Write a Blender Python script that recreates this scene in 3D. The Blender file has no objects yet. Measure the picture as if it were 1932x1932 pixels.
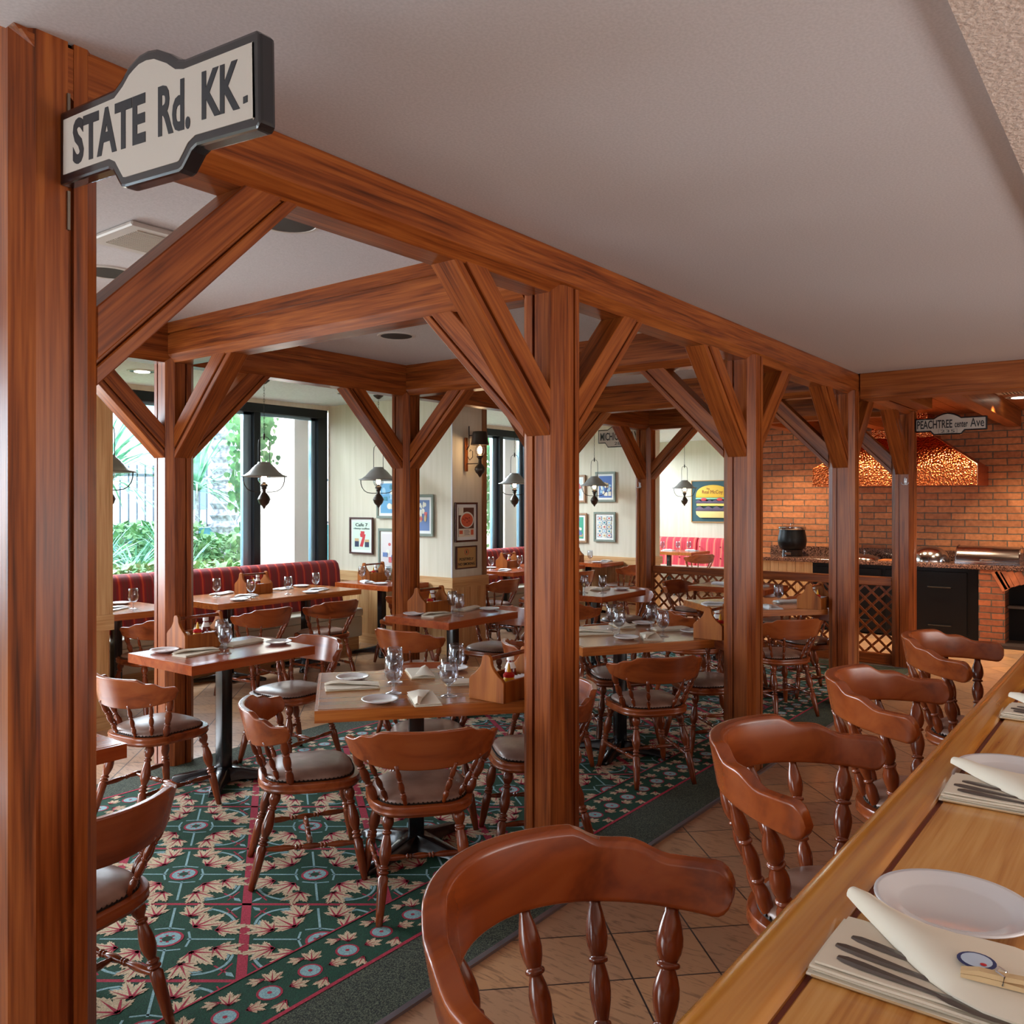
import bpy, bmesh, math, random
from mathutils import Vector, Matrix
random.seed(11)
PI = math.pi
S = bpy.context.scene
COL = S.collection

# ---------------------------------------------------------------- camera
# World axes: X runs along the timber arcade, Y across it towards the windows.
cam = bpy.data.cameras.new('camera')
cam.sensor_width = 36.0
cam.lens = 1610.0 / 1932.0 * 36.0
cam.shift_y = -18.0 / 1932.0
cam.clip_start = 0.02
camo = bpy.data.objects.new('camera', cam)
COL.objects.link(camo)
camo.location = (0, 0, 1.6)
camo.rotation_euler = (PI / 2, 0, math.radians(37.4687 - 90.0))
S.camera = camo
# ---------------------------------------------------------------- view
S.view_settings.view_transform = 'Standard'
S.view_settings.look = 'None'
S.view_settings.gamma = 1.0
S.view_settings.use_curve_mapping = False
S.view_settings.exposure = 0.58
# ---------------------------------------------------------------- sky
w = bpy.data.worlds.new('sky')
S.world = w
w.use_nodes = True
bg = w.node_tree.nodes['Background']
bg.inputs['Color'].default_value = (0.80, 0.91, 1.0, 1)
bg.inputs['Strength'].default_value = 5.4


def area(name, loc, target, sx, sy, power, col=(1, 1, 1)):
    l = bpy.data.lights.new(name, 'AREA')
    l.shape = 'RECTANGLE'
    l.size = sx
    l.size_y = sy
    l.energy = power
    l.color = col
    o = bpy.data.objects.new(name, l)
    COL.objects.link(o)
    o.location = loc
    d = Vector(target) - Vector(loc)
    o.rotation_euler = d.to_track_quat('-Z', 'Y').to_euler()
    return o


# unseen fill lamps, added behind the camera, at the left and behind the bar
area('camera_side_fill', (-2.6, -1.0, 1.7), (4, 1.5, 1.3), 3.2, 2.2, 8, (1.0, 0.96, 0.93))  # added fill from behind the camera, no entrance is built there
area('left_bay_fill', (0.9, 7.6, 1.6), (1.6, 3.0, 1.2), 2.6, 1.6, 160, (0.86, 0.93, 1.0))  # added fill lamp inside the far left bay, out of view
area('left_side_fill', (-2.4, 3.6, 1.5), (2.5, 3.2, 1.2), 2.6, 2.0, 26, (0.90, 0.95, 1.0))  # added fill shining in from the left, out of view
area('bar_side_fill', (4.0, -3.3, 1.7), (4.5, 1.5, 1.2), 5.0, 1.6, 38, (1.0, 0.92, 0.84))  # added fill from behind the bar, no fitting there
area('ceiling_fill', (2.5, -3.0, 1.3), (2.6, -1.4, 2.6), 6.0, 0.8, 72, (1.0, 0.96, 0.95))  # added upward fill that brightens the ceiling, no cove is built
# daylight pouring through the three garden windows
for k, (x0, x1) in enumerate(((3.2, 6.4), (7.4, 10.6), (11.5, 14.3))):
    area('daylight_window', ((x0 + x1) / 2, 8.45, 2.95), ((x0 + x1) / 2, 5.6, 1.0), x1 - x0, 0.9, 380, (0.86, 0.94, 1.0))


def spot(name, loc, target, power, col, angle=70, blend=0.6, r=0.03):
    l = bpy.data.lights.new(name, 'SPOT')
    l.energy = power
    l.color = col
    l.spot_size = math.radians(angle)
    l.spot_blend = blend
    l.shadow_soft_size = r
    o = bpy.data.objects.new(name, l)
    COL.objects.link(o)
    o.location = loc
    o.rotation_euler = (Vector(target) - Vector(loc)).to_track_quat('-Z', 'Y').to_euler()
    return o


WARM = (1.0, 0.74, 0.46)
for x, y in ((10.35, 2.05), (10.35, 2.95), (10.6, 0.9), (10.6, 3.9), (9.5, 1.2)):
    spot('kitchen_downlight_beam', (x, y, 2.655), (x + 0.35, y, 0), 120, WARM, 110, 0.8)
spot('aisle_downlight_beam', (8.0, 0.9, 2.655), (8.0, 0.9, 0), 60, WARM, 110, 0.8)


# ---------------------------------------------------------------- materials
def nmat(name):
    m = bpy.data.materials.new(name)
    m.use_nodes = True
    nt = m.node_tree
    b = nt.nodes['Principled BSDF']
    return m, nt, b


def N(nt, typ, **kw):
    n = nt.nodes.new(typ)
    for k, v in kw.items():
        setattr(n, k, v)
    return n


def srgb(r, g, b):
    f = lambda c: (c / 255.0) / 12.92 if c / 255.0 <= 0.04045 else ((c / 255.0 + 0.055) / 1.055) ** 2.4
    return (f(r), f(g), f(b), 1.0)


def plain(name, col, rough=0.5, metal=0.0, coat=0.0, emit=0.0, ecol=None, spec=None):
    m, nt, b = nmat(name)
    b.inputs['Base Color'].default_value = col
    b.inputs['Roughness'].default_value = rough
    b.inputs['Metallic'].default_value = metal
    b.inputs['Coat Weight'].default_value = coat
    b.inputs['Coat Roughness'].default_value = 0.12
    if spec is not None:
        b.inputs['Specular IOR Level'].default_value = spec
    if emit:
        b.inputs['Emission Color'].default_value = ecol or col
        b.inputs['Emission Strength'].default_value = emit
    return m


def ramp(nt, stops):
    r = N(nt, 'ShaderNodeValToRGB')
    e = r.color_ramp.elements
    while len(e) < len(stops):
        e.new(0.5)
    for k, (p, c) in enumerate(stops):
        e[k].position = p
        e[k].color = c
    return r


def coords(nt, scale, rnd=True, rot=(0, 0, 0), loc=(0, 0, 0)):
    tc = N(nt, 'ShaderNodeTexCoord')
    mp = N(nt, 'ShaderNodeMapping')
    mp.inputs['Scale'].default_value = scale
    mp.inputs['Rotation'].default_value = rot
    mp.inputs['Location'].default_value = loc
    nt.links.new(tc.outputs['Object'], mp.inputs['Vector'])
    if not rnd:
        return mp.outputs['Vector']
    oi = N(nt, 'ShaderNodeObjectInfo')
    mu = N(nt, 'ShaderNodeMath', operation='MULTIPLY')
    mu.inputs[1].default_value = 17.0
    nt.links.new(oi.outputs['Random'], mu.inputs[0])
    ad = N(nt, 'ShaderNodeVectorMath', operation='ADD')
    nt.links.new(mp.outputs['Vector'], ad.inputs[0])
    nt.links.new(mu.outputs[0], ad.inputs[1])
    return ad.outputs['Vector']


def wood(name, dark, mid, light, axis='z', rough=0.3, coat=0.35, sc=1.0, bump=0.15, spec=0.5, fine=0.45):
    """Oak-like grain stretched along one local axis."""
    m, nt, b = nmat(name)
    s = {'x': (0.9, 14, 14), 'y': (14, 0.9, 14), 'z': (14, 14, 0.9), 'n': (5, 5, 5)}[axis]
    v = coords(nt, tuple(q * sc for q in s))
    n1 = N(nt, 'ShaderNodeTexNoise')
    n1.inputs['Scale'].default_value = 1.3
    n1.inputs['Detail'].default_value = 3
    n1.inputs['Distortion'].default_value = 1.2
    nt.links.new(v, n1.inputs['Vector'])
    v2 = coords(nt, tuple(q * sc * (9 if q > 2 else 4) for q in s))
    n2 = N(nt, 'ShaderNodeTexNoise')
    n2.inputs['Scale'].default_value = 1.0
    n2.inputs['Detail'].default_value = 2
    nt.links.new(v2, n2.inputs['Vector'])
    mx = N(nt, 'ShaderNodeMath', operation='MULTIPLY_ADD')
    mx.inputs[1].default_value = fine
    nt.links.new(n2.outputs['Fac'], mx.inputs[0])
    sub = N(nt, 'ShaderNodeMath', operation='MULTIPLY')
    sub.inputs[1].default_value = 1.07 - fine
    nt.links.new(n1.outputs['Fac'], sub.inputs[0])
    nt.links.new(sub.outputs[0], mx.inputs[2])
    r = ramp(nt, [(0.34, dark), (0.50, mid), (0.68, light)])
    nt.links.new(mx.outputs[0], r.inputs['Fac'])
    nt.links.new(r.outputs['Color'], b.inputs['Base Color'])
    b.inputs['Roughness'].default_value = rough
    b.inputs['Coat Weight'].default_value = coat
    b.inputs['Coat Roughness'].default_value = 0.18
    b.inputs['Specular IOR Level'].default_value = spec
    if bump:
        bp = N(nt, 'ShaderNodeBump')
        bp.inputs['Strength'].default_value = bump
        bp.inputs['Distance'].default_value = 0.004
        nt.links.new(mx.outputs[0], bp.inputs['Height'])
        nt.links.new(bp.outputs['Normal'], b.inputs['Normal'])
    return m


T_D, T_M, T_L = srgb(74, 32, 10), srgb(126, 60, 22), srgb(158, 86, 36)
TIM = {a: wood('stained_timber_' + a, T_D, T_M, T_L, a, 0.33, 0.08, spec=0.3) for a in 'xyz'}
CHW = wood('chair_walnut_stain', srgb(112, 48, 18), srgb(142, 66, 26), srgb(156, 78, 34), 'x', 0.25, 0.2, 0.5, 0.0, 0.5, 0.12)
CHZ = wood('turned_walnut_stain', srgb(84, 34, 12), srgb(116, 50, 20), srgb(138, 64, 28), 'z', 0.2, 0.3, 0.5, 0.0, 0.5, 0.1)
TTOP = wood('table_top_varnish', srgb(132, 76, 36), srgb(148, 88, 44), srgb(160, 100, 54), 'x', 0.2, 0.1, 0.5, 0.0, 0.4, 0.15)
TTOPR = wood('table_top_red_varnish', srgb(132, 56, 22), srgb(150, 66, 28), srgb(164, 80, 36), 'x', 0.2, 0.15, 0.6, 0.0, 0.45, 0.2)
TEDGE = wood('table_edge_varnish', srgb(120, 58, 20), srgb(166, 90, 34), srgb(190, 114, 50), 'x', 0.3, 0.4, 1.0, 0.1)
BARW = wood('bar_pine', srgb(166, 100, 36), srgb(200, 138, 62), srgb(216, 160, 86), 'x', 0.2, 0.4, 1.1, 0.0)
BARX = wood('bar_nosing_pine', srgb(150, 86, 22), srgb(188, 122, 44), srgb(206, 146, 66), 'x', 0.16, 0.7, 0.7, 0.04)
CADW = wood('caddy_oak', srgb(100, 48, 14), srgb(146, 78, 26), srgb(168, 98, 38), 'z', 0.5, 0.0, 0.7, 0.03, 0.25, 0.25)
WAIN = {a: wood('wainscot_oak_' + a, srgb(168, 122, 72), srgb(196, 150, 98), srgb(212, 172, 122), a, 0.45, 0.1, 0.8, 0.06) for a in 'xyz'}
KCEIL = wood('kitchen_ceiling_boards', srgb(110, 56, 24), srgb(146, 80, 38), srgb(168, 98, 50), 'y', 0.45, 0.05, 0.8, 0.05)
KBEAM = {a: wood('kitchen_beam_' + a, srgb(104, 50, 18), srgb(140, 74, 30), srgb(160, 92, 42), a, 0.45, 0.05, 0.8, 0.05, 0.3) for a in 'xy'}

LEATHER = None


def leather():
    m, nt, b = nmat('taupe_leather')
    n = N(nt, 'ShaderNodeTexNoise')
    n.inputs['Scale'].default_value = 9
    n.inputs['Detail'].default_value = 4
    v = coords(nt, (1, 1, 1))
    nt.links.new(v, n.inputs['Vector'])
    r = ramp(nt, [(0.3, srgb(116, 86, 74)), (0.7, srgb(154, 124, 110))])
    nt.links.new(n.outputs['Fac'], r.inputs['Fac'])
    nt.links.new(r.outputs['Color'], b.inputs['Base Color'])
    b.inputs['Roughness'].default_value = 0.33
    bp = N(nt, 'ShaderNodeBump')
    bp.inputs['Strength'].default_value = 0.2
    bp.inputs['Distance'].default_value = 0.01
    nt.links.new(n.outputs['Fac'], bp.inputs['Height'])
    nt.links.new(bp.outputs['Normal'], b.inputs['Normal'])
    return m


LEATHER = leather()
NAILS = plain('nailhead_brass', srgb(44, 34, 28), 0.35, 0.7)
BLACKM = plain('black_enamel', srgb(14, 14, 18), 0.25, 0.0, 0.3)
PEWTER = plain('pewter_shade', srgb(128, 124, 122), 0.45, 0.35)
BRONZE = plain('dark_bronze', srgb(62, 50, 42), 0.38, 0.6)
WIRE = plain('dark_wire', srgb(40, 36, 34), 0.4, 0.5)
STEEL = plain('polished_steel', srgb(200, 200, 204), 0.14, 1.0)
CUTL = plain('cutlery_steel', srgb(120, 112, 106), 0.28, 0.9)
CHINA = plain('white_china', srgb(222, 222, 226), 0.12, 0.0, 0.4)
CLOTH = plain('cream_napkin', srgb(222, 212, 194), 0.85)
CLOTHW = plain('white_napkin', srgb(224, 222, 222), 0.85)
HEM = plain('napkin_tan_hem', srgb(196, 164, 124), 0.85)
WHITEP = plain('white_plastic', srgb(230, 230, 228), 0.4)
REDP = plain('red_plastic', srgb(196, 24, 24), 0.35)
YELP = plain('mustard_yellow', srgb(238, 178, 16), 0.35)
KETCH = plain('ketchup_red', srgb(110, 16, 12), 0.2, 0.0, 0.5)
SIGNW = plain('sign_cream_paint', srgb(190, 180, 170), 0.45)
SIGNB = plain('sign_black_paint', srgb(22, 22, 26), 0.22, 0.0, 0.5)
INK = plain('sign_lettering_ink', srgb(28, 28, 34), 0.5)
BRASS = plain('aged_brass', srgb(182, 152, 98), 0.4, 0.35)
FRAMEB = plain('window_frame_black', srgb(20, 26, 32), 0.3, 0.2)
SASH = plain('silver_sash', srgb(150, 178, 200), 0.3, 0.6)
BULB = plain('glowing_bulb', (1, 0.85, 0.6, 1), 0.5, 0, 0, 9.0, (1.0, 0.72, 0.40, 1))
LAMPON = plain('lit_downlight', (1, 1, 1, 1), 0.5, 0, 0, 5.0, (1.0, 0.86, 0.66, 1))
DARKCAN = plain('dark_can_baffle', srgb(40, 36, 32), 0.5)
TRIMW = plain('white_trim', srgb(196, 190, 184), 0.5)
CREAMV = plain('cream_vinyl', srgb(196, 188, 170), 0.42)
BLACKC = plain('black_cabinet', srgb(8, 8, 11), 0.38, spec=0.25)
WHITEM = plain('mat_board', srgb(226, 226, 222), 0.7)
EXTW = plain('exterior_render_beige', srgb(226, 206, 192), 0.9)
FRG = plain('frame_grey_green', srgb(118, 128, 116), 0.5)
FRR = plain('frame_mahogany', srgb(70, 26, 18), 0.35)
FRT = plain('frame_tan', srgb(160, 122, 88), 0.5)


def glassware(name, tint=(1, 1, 1, 1), k=1.5):
    m, nt, b = nmat(name)
    nt.nodes.remove(b)
    out = nt.nodes['Material Output']
    tr = N(nt, 'ShaderNodeBsdfTransparent')
    tr.inputs['Color'].default_value = tint
    gl = N(nt, 'ShaderNodeBsdfGlossy')
    gl.inputs['Roughness'].default_value = 0.03
    fr = N(nt, 'ShaderNodeLayerWeight')
    fr.inputs['Blend'].default_value = 0.5
    pw = N(nt, 'ShaderNodeMath', operation='POWER')
    pw.inputs[1].default_value = 2.0
    nt.links.new(fr.outputs['Facing'], pw.inputs[0])
    mu = N(nt, 'ShaderNodeMath', operation='MULTIPLY_ADD')
    mu.inputs[1].default_value = 0.95 * (k - 1) / 0.55
    mu.inputs[2].default_value = 0.06
    mu.use_clamp = True
    nt.links.new(pw.outputs[0], mu.inputs[0])
    mx = N(nt, 'ShaderNodeMixShader')
    nt.links.new(mu.outputs[0], mx.inputs['Fac'])
    nt.links.new(tr.outputs[0], mx.inputs[1])
    nt.links.new(gl.outputs[0], mx.inputs[2])
    nt.links.new(mx.outputs[0], out.inputs['Surface'])
    return m


GLASS = glassware('clear_glass', (0.88, 0.89, 0.92, 1), 1.55)
PANE = glassware('window_glass', (0.95, 0.98, 1.0, 1), 1.25)


def noisy(name, c1, c2, scale=8.0, rough=0.8, bump=0.0, detail=4, sc=(1, 1, 1), dist=0.01, lo=0.35, hi=0.65, rnd=False, coat=0.0, metal=0.0):
    m, nt, b = nmat(name)
    v = coords(nt, sc, rnd)
    n = N(nt, 'ShaderNodeTexNoise')
    n.inputs['Scale'].default_value = scale
    n.inputs['Detail'].default_value = detail
    nt.links.new(v, n.inputs['Vector'])
    r = ramp(nt, [(lo, c1), (hi, c2)])
    nt.links.new(n.outputs['Fac'], r.inputs['Fac'])
    nt.links.new(r.outputs['Color'], b.inputs['Base Color'])
    b.inputs['Roughness'].default_value = rough
    b.inputs['Coat Weight'].default_value = coat
    b.inputs['Metallic'].default_value = metal
    if bump:
        bp = N(nt, 'ShaderNodeBump')
        bp.inputs['Strength'].default_value = bump
        bp.inputs['Distance'].default_value = dist
        nt.links.new(n.outputs['Fac'], bp.inputs['Height'])
        nt.links.new(bp.outputs['Normal'], b.inputs['Normal'])
    return m


CEIL = noisy('mauve_textured_plaster', srgb(194, 190, 192), srgb(204, 200, 202), 130, 0.9, 0.12, 2, dist=0.002)
CEILW = noisy('window_bay_plaster', srgb(206, 208, 212), srgb(218, 220, 224), 40, 0.9, 0.1, 2, dist=0.003)
WALLP = noisy('cream_wallpaper', srgb(206, 198, 178), srgb(214, 206, 188), 22, 0.85, 0.05, 3, (1, 1, 0.06))
GRAN = noisy('brown_granite', srgb(44, 28, 24), srgb(140, 100, 84), 90, 0.15, 0.0, 3, lo=0.42, hi=0.62, coat=0.4)
SPECK = noisy('speckled_green_carpet', srgb(22, 30, 26), srgb(92, 100, 80), 240, 0.98, 0.5, 2, lo=0.42, hi=0.66, dist=0.004)
CGREEN = noisy('green_carpet_pile', srgb(2, 46, 30), srgb(10, 72, 50), 220, 0.98, 0.4, 2, dist=0.003)
CCREAM = noisy('cream_carpet_pile', srgb(176, 156, 128), srgb(214, 196, 164), 200, 0.98, 0.4, 2, dist=0.003)
CRED = noisy('crimson_carpet_pile', srgb(140, 24, 48), srgb(176, 44, 70), 200, 0.98, 0.4, 2, dist=0.003)
CBLUE = noisy('pale_blue_carpet_pile', srgb(110, 150, 160), srgb(150, 186, 190), 200, 0.98, 0.4, 2, dist=0.003)


def striped(name, c0, c1, c2, period, rough=0.8):
    """upholstery stripes across local X"""
    m, nt, b = nmat(name)
    tc = N(nt, 'ShaderNodeTexCoord')
    sp = N(nt, 'ShaderNodeSeparateXYZ')
    nt.links.new(tc.outputs['Object'], sp.inputs[0])
    md = N(nt, 'ShaderNodeMath', operation='PINGPONG')
    md.inputs[1].default_value = period
    nt.links.new(sp.outputs['X'], md.inputs[0])
    dv = N(nt, 'ShaderNodeMath', operation='DIVIDE')
    dv.inputs[1].default_value = period
    nt.links.new(md.outputs[0], dv.inputs[0])
    r = ramp(nt, [(0.0, c2), (0.12, c2), (0.2, c0), (0.46, c0), (0.54, c1), (0.9, c1), (1.0, c0)])
    nt.links.new(dv.outputs[0], r.inputs['Fac'])
    nt.links.new(r.outputs['Color'], b.inputs['Base Color'])
    b.inputs['Roughness'].default_value = rough
    return m


UPHOL = striped('red_striped_upholstery', srgb(134, 18, 34), srgb(112, 36, 38), srgb(186, 62, 34), 0.055)
UPHOL2 = striped('coral_striped_upholstery', srgb(206, 60, 70), srgb(190, 44, 60), srgb(214, 120, 96), 0.07)


def tile_floor():
    m, nt, b = nmat('tan_floor_tiles')
    tc = N(nt, 'ShaderNodeTexCoord')
    mp = N(nt, 'ShaderNodeMapping')
    mp.inputs['Rotation'].default_value = (0, 0, -PI / 4)
    nt.links.new(tc.outputs['Object'], mp.inputs['Vector'])
    ad = N(nt, 'ShaderNodeVectorMath', operation='ADD')
    # after rotation x=(X+Y)/sqrt2, y=(Y-X)/sqrt2 ; grout at x=3.09, y=-0.475
    ad.inputs[1].default_value = (-3.09 + 0.302 * 60, 0.475 + 0.304 * 60, 0)
    nt.links.new(mp.outputs['Vector'], ad.inputs[0])
    br = N(nt, 'ShaderNodeTexBrick')
    br.offset = 0.0
    br.squash = 1.0
    br.inputs['Scale'].default_value = 1.0
    br.inputs['Brick Width'].default_value = 0.302
    br.inputs['Row Height'].default_value = 0.304
    br.inputs['Mortar Size'].default_value = 0.0035
    br.inputs['Mortar Smooth'].default_value = 0.1
    br.inputs['Bias'].default_value = 0.0
    br.inputs['Color1'].default_value = srgb(196, 150, 110)
    br.inputs['Color2'].default_value = srgb(172, 136, 110)
    br.inputs['Mortar'].default_value = srgb(46, 42, 44)
    nt.links.new(ad.outputs['Vector'], br.inputs['Vector'])
    # streaks in the tile faces
    mp2 = N(nt, 'ShaderNodeMapping')
    mp2.inputs['Rotation'].default_value = (0, 0, -PI / 4)
    mp2.inputs['Scale'].default_value = (40, 7, 1)
    nt.links.new(tc.outputs['Object'], mp2.inputs['Vector'])
    ns = N(nt, 'ShaderNodeTexNoise')
    ns.inputs['Scale'].default_value = 1.6
    ns.inputs['Detail'].default_value = 5
    ns.inputs['Distortion'].default_value = 1.0
    nt.links.new(mp2.outputs['Vector'], ns.inputs['Vector'])
    r = ramp(nt, [(0.36, (0.45, 0.42, 0.42, 1)), (0.46, (1, 1, 1, 1))])
    nt.links.new(ns.outputs['Fac'], r.inputs['Fac'])
    mx = N(nt, 'ShaderNodeMixRGB', blend_type='MULTIPLY')
    mx.inputs['Fac'].default_value = 0.75
    nt.links.new(br.outputs['Color'], mx.inputs['Color1'])
    nt.links.new(r.outputs['Color'], mx.inputs['Color2'])
    nt.links.new(mx.outputs['Color'], b.inputs['Base Color'])
    b.inputs['Roughness'].default_value = 0.3
    b.inputs['Coat Weight'].default_value = 0.6
    b.inputs['Coat Roughness'].default_value = 0.13
    b.inputs['Specular IOR Level'].default_value = 0.7
    bp = N(nt, 'ShaderNodeBump')
    bp.inputs['Strength'].default_value = 0.5
    bp.inputs['Distance'].default_value = 0.003
    bp.invert = True
    nt.links.new(br.outputs['Fac'], bp.inputs['Height'])
    nt.links.new(bp.outputs['Normal'], b.inputs['Normal'])
    return m


TILES = tile_floor()


def brick_mat(name, axes, c1, c2, mortar, bw=0.30, rh=0.082):
    m, nt, b = nmat(name)
    tc = N(nt, 'ShaderNodeTexCoord')
    sp = N(nt, 'ShaderNodeSeparateXYZ')
    cb = N(nt, 'ShaderNodeCombineXYZ')
    nt.links.new(tc.outputs['Object'], sp.inputs[0])
    nt.links.new(sp.outputs[axes[0]], cb.inputs['X'])
    nt.links.new(sp.outputs[axes[1]], cb.inputs['Y'])
    ad = N(nt, 'ShaderNodeVectorMath', operation='ADD')
    ad.inputs[1].default_value = (30.0, 8.2, 0)
    nt.links.new(cb.outputs[0], ad.inputs[0])
    wn = N(nt, 'ShaderNodeTexNoise')
    wn.inputs['Scale'].default_value = 14
    nt.links.new(ad.outputs[0], wn.inputs['Vector'])
    wsub = N(nt, 'ShaderNodeVectorMath', operation='MULTIPLY_ADD')
    wsub.inputs[1].default_value = (0.012, 0.012, 0)
    nt.links.new(wn.outputs['Color'], wsub.inputs[0])
    nt.links.new(ad.outputs[0], wsub.inputs[2])
    br = N(nt, 'ShaderNodeTexBrick')
    br.inputs['Scale'].default_value = 1.0
    br.inputs['Brick Width'].default_value = bw
    br.inputs['Row Height'].default_value = rh
    br.inputs['Mortar Size'].default_value = 0.007
    br.inputs['Mortar Smooth'].default_value = 0.25
    br.inputs['Color1'].default_value = c1
    br.inputs['Color2'].default_value = c2
    br.inputs['Mortar'].default_value = mortar
    nt.links.new(wsub.outputs[0], br.inputs['Vector'])
    n = N(nt, 'ShaderNodeTexNoise')
    n.inputs['Scale'].default_value = 22
    n.inputs['Detail'].default_value = 5
    nt.links.new(ad.outputs[0], n.inputs['Vector'])
    r = ramp(nt, [(0.3, (0.62, 0.6, 0.58, 1)), (0.7, (1.1, 1.08, 1.05, 1))])
    nt.links.new(n.outputs['Fac'], r.inputs['Fac'])
    mx = N(nt, 'ShaderNodeMixRGB', blend_type='MULTIPLY')
    mx.inputs['Fac'].default_value = 0.8
    nt.links.new(br.outputs['Color'], mx.inputs['Color1'])
    nt.links.new(r.outputs['Color'], mx.inputs['Color2'])
    nt.links.new(mx.outputs['Color'], b.inputs['Base Color'])
    b.inputs['Roughness'].default_value = 0.75
    bp = N(nt, 'ShaderNodeBump')
    bp.inputs['Strength'].default_value = 0.9
    bp.inputs['Distance'].default_value = 0.012
    bp.invert = True
    nt.links.new(br.outputs['Fac'], bp.inputs['Height'])
    nt.links.new(bp.outputs['Normal'], b.inputs['Normal'])
    return m


BRICKW = brick_mat('orange_brick', ('Y', 'Z'), srgb(200, 130, 84), srgb(166, 104, 70), srgb(104, 94, 84))


def copper():
    m, nt, b = nmat('hammered_copper')
    b.inputs['Base Color'].default_value = srgb(214, 118, 70)
    b.inputs['Metallic'].default_value = 1.0
    b.inputs['Roughness'].default_value = 0.22
    v = coords(nt, (1, 1, 1), False)
    vo = N(nt, 'ShaderNodeTexVoronoi')
    vo.inputs['Scale'].default_value = 42
    nt.links.new(v, vo.inputs['Vector'])
    bp = N(nt, 'ShaderNodeBump')
    bp.inputs['Strength'].default_value = 0.9
    bp.inputs['Distance'].default_value = 0.012
    nt.links.new(vo.outputs['Distance'], bp.inputs['Height'])
    nt.links.new(bp.outputs['Normal'], b.inputs['Normal'])
    return m


COPPER = copper()


# ---------------------------------------------------------------- mesh helpers
class MB:
    def __init__(s):
        s.bm = bmesh.new()
        s.mi = 0

    def vs(s, pts):
        return [s.bm.verts.new(p) for p in pts]

    def f(s, vs):
        try:
            fc = s.bm.faces.new(vs)
            fc.material_index = s.mi
            return fc
        except ValueError:
            return None

    def box(s, x0, y0, z0, x1, y1, z1):
        v = s.vs([(x, y, z) for z in (z0, z1) for y in (y0, y1) for x in (x0, x1)])
        for q in ((0, 2, 3, 1), (4, 5, 7, 6), (0, 1, 5, 4), (2, 6, 7, 3), (0, 4, 6, 2), (1, 3, 7, 5)):
            s.f([v[i] for i in q])
        return s

    def prism(s, poly, h0, h1, axis='z', m=None):
        fn = {'z': lambda a, b, h: (a, b, h), 'x': lambda a, b, h: (h, a, b), 'y': lambda a, b, h: (a, h, b)}[axis]
        A = [Vector(fn(a, b, h0)) for a, b in poly]
        B = [Vector(fn(a, b, h1)) for a, b in poly]
        if m:
            A = [m @ q for q in A]
            B = [m @ q for q in B]
        va, vb = s.vs(A), s.vs(B)
        n = len(poly)
        s.f(va[::-1])
        s.f(vb)
        for i in range(n):
            s.f([va[i], va[(i + 1) % n], vb[(i + 1) % n], vb[i]])
        return s

    def loops(s, ls, caps=True, closed=False):
        """skin a list of vertex loops (each closed)"""
        R = [s.vs(l) for l in ls]
        n = len(R[0])
        k = len(R)
        for i in range(k if closed else k - 1):
            a, b = R[i], R[(i + 1) % k]
            for j in range(n):
                s.f([a[j], a[(j + 1) % n], b[(j + 1) % n], b[j]])
        if caps and not closed:
            s.f(R[0][::-1])
            s.f(R[-1])
        return s

    def turned(s, p0, p1, prof, seg=8):
        """prof: (t, r) along p0->p1"""
        p0, p1 = Vector(p0), Vector(p1)
        d = (p1 - p0)
        L = d.length
        q = d.to_track_quat('Z', 'Y').to_matrix()
        ls = []
        for t, r in prof:
            c = p0 + d * t
            ls.append([c + q @ Vector((max(r, 1e-4) * math.cos(2 * PI * i / seg), max(r, 1e-4) * math.sin(2 * PI * i / seg), 0)) for i in range(seg)])
        return s.loops(ls)

    def lathe(s, prof, seg=16, c=(0, 0, 0), caps=True):
        ls = []
        for r, z in prof:
            ls.append([(c[0] + max(r, 1e-4) * math.cos(2 * PI * i / seg), c[1] + max(r, 1e-4) * math.sin(2 * PI * i / seg), c[2] + z) for i in range(seg)])
        return s.loops(ls, caps)

    def tube(s, pts, r, seg=6, closed=False):
        pts = [Vector(p) for p in pts]
        ls = []
        n = len(pts)
        for i, p in enumerate(pts):
            if closed:
                t = pts[(i + 1) % n] - pts[i - 1]
            else:
                t = pts[min(i + 1, n - 1)] - pts[max(i - 1, 0)]
            t.normalize()
            up = Vector((0, 0, 1)) if abs(t.z) < 0.9 else Vector((0, 1, 0))
            a = t.cross(up).normalized()
            b = t.cross(a)
            rr = r[i] if isinstance(r, (list, tuple)) else r
            ls.append([p + a * rr * math.cos(2 * PI * k / seg) + b * rr * math.sin(2 * PI * k / seg) for k in range(seg)])
        return s.loops(ls, True, closed)

    def build(s, name, mats, parent=None, loc=None, rz=0.0, smooth=False, bevel=0.0, seg=1, recalc=True):
        bm = s.bm
        if recalc:
            bmesh.ops.recalc_face_normals(bm, faces=bm.faces)
        if bevel:
            es = [e for e in bm.edges if len(e.link_faces) == 2 and e.calc_face_angle(0) > 0.6]
            bmesh.ops.bevel(bm, geom=es, offset=bevel, segments=seg, affect='EDGES', clamp_overlap=True, profile=0.6)
        me = bpy.data.meshes.new(name)
        bm.to_mesh(me)
        bm.free()
        if not isinstance(mats, (list, tuple)):
            mats = [mats]
        for m in mats:
            me.materials.append(m)
        if smooth:
            me.shade_smooth()
            if smooth != 'all':
                me.set_sharp_from_angle(angle=0.75)
        o = bpy.data.objects.new(name, me)
        COL.objects.link(o)
        if parent:
            o.parent = parent
        if loc:
            o.location = loc
        o.rotation_euler = (0, 0, rz)
        return o


def tag(o, label=None, cat=None, group=None, kind=None):
    if label:
        o['label'] = label
    if cat:
        o['category'] = cat
    if group:
        o['group'] = group
    if kind:
        o['kind'] = kind
    return o


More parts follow.
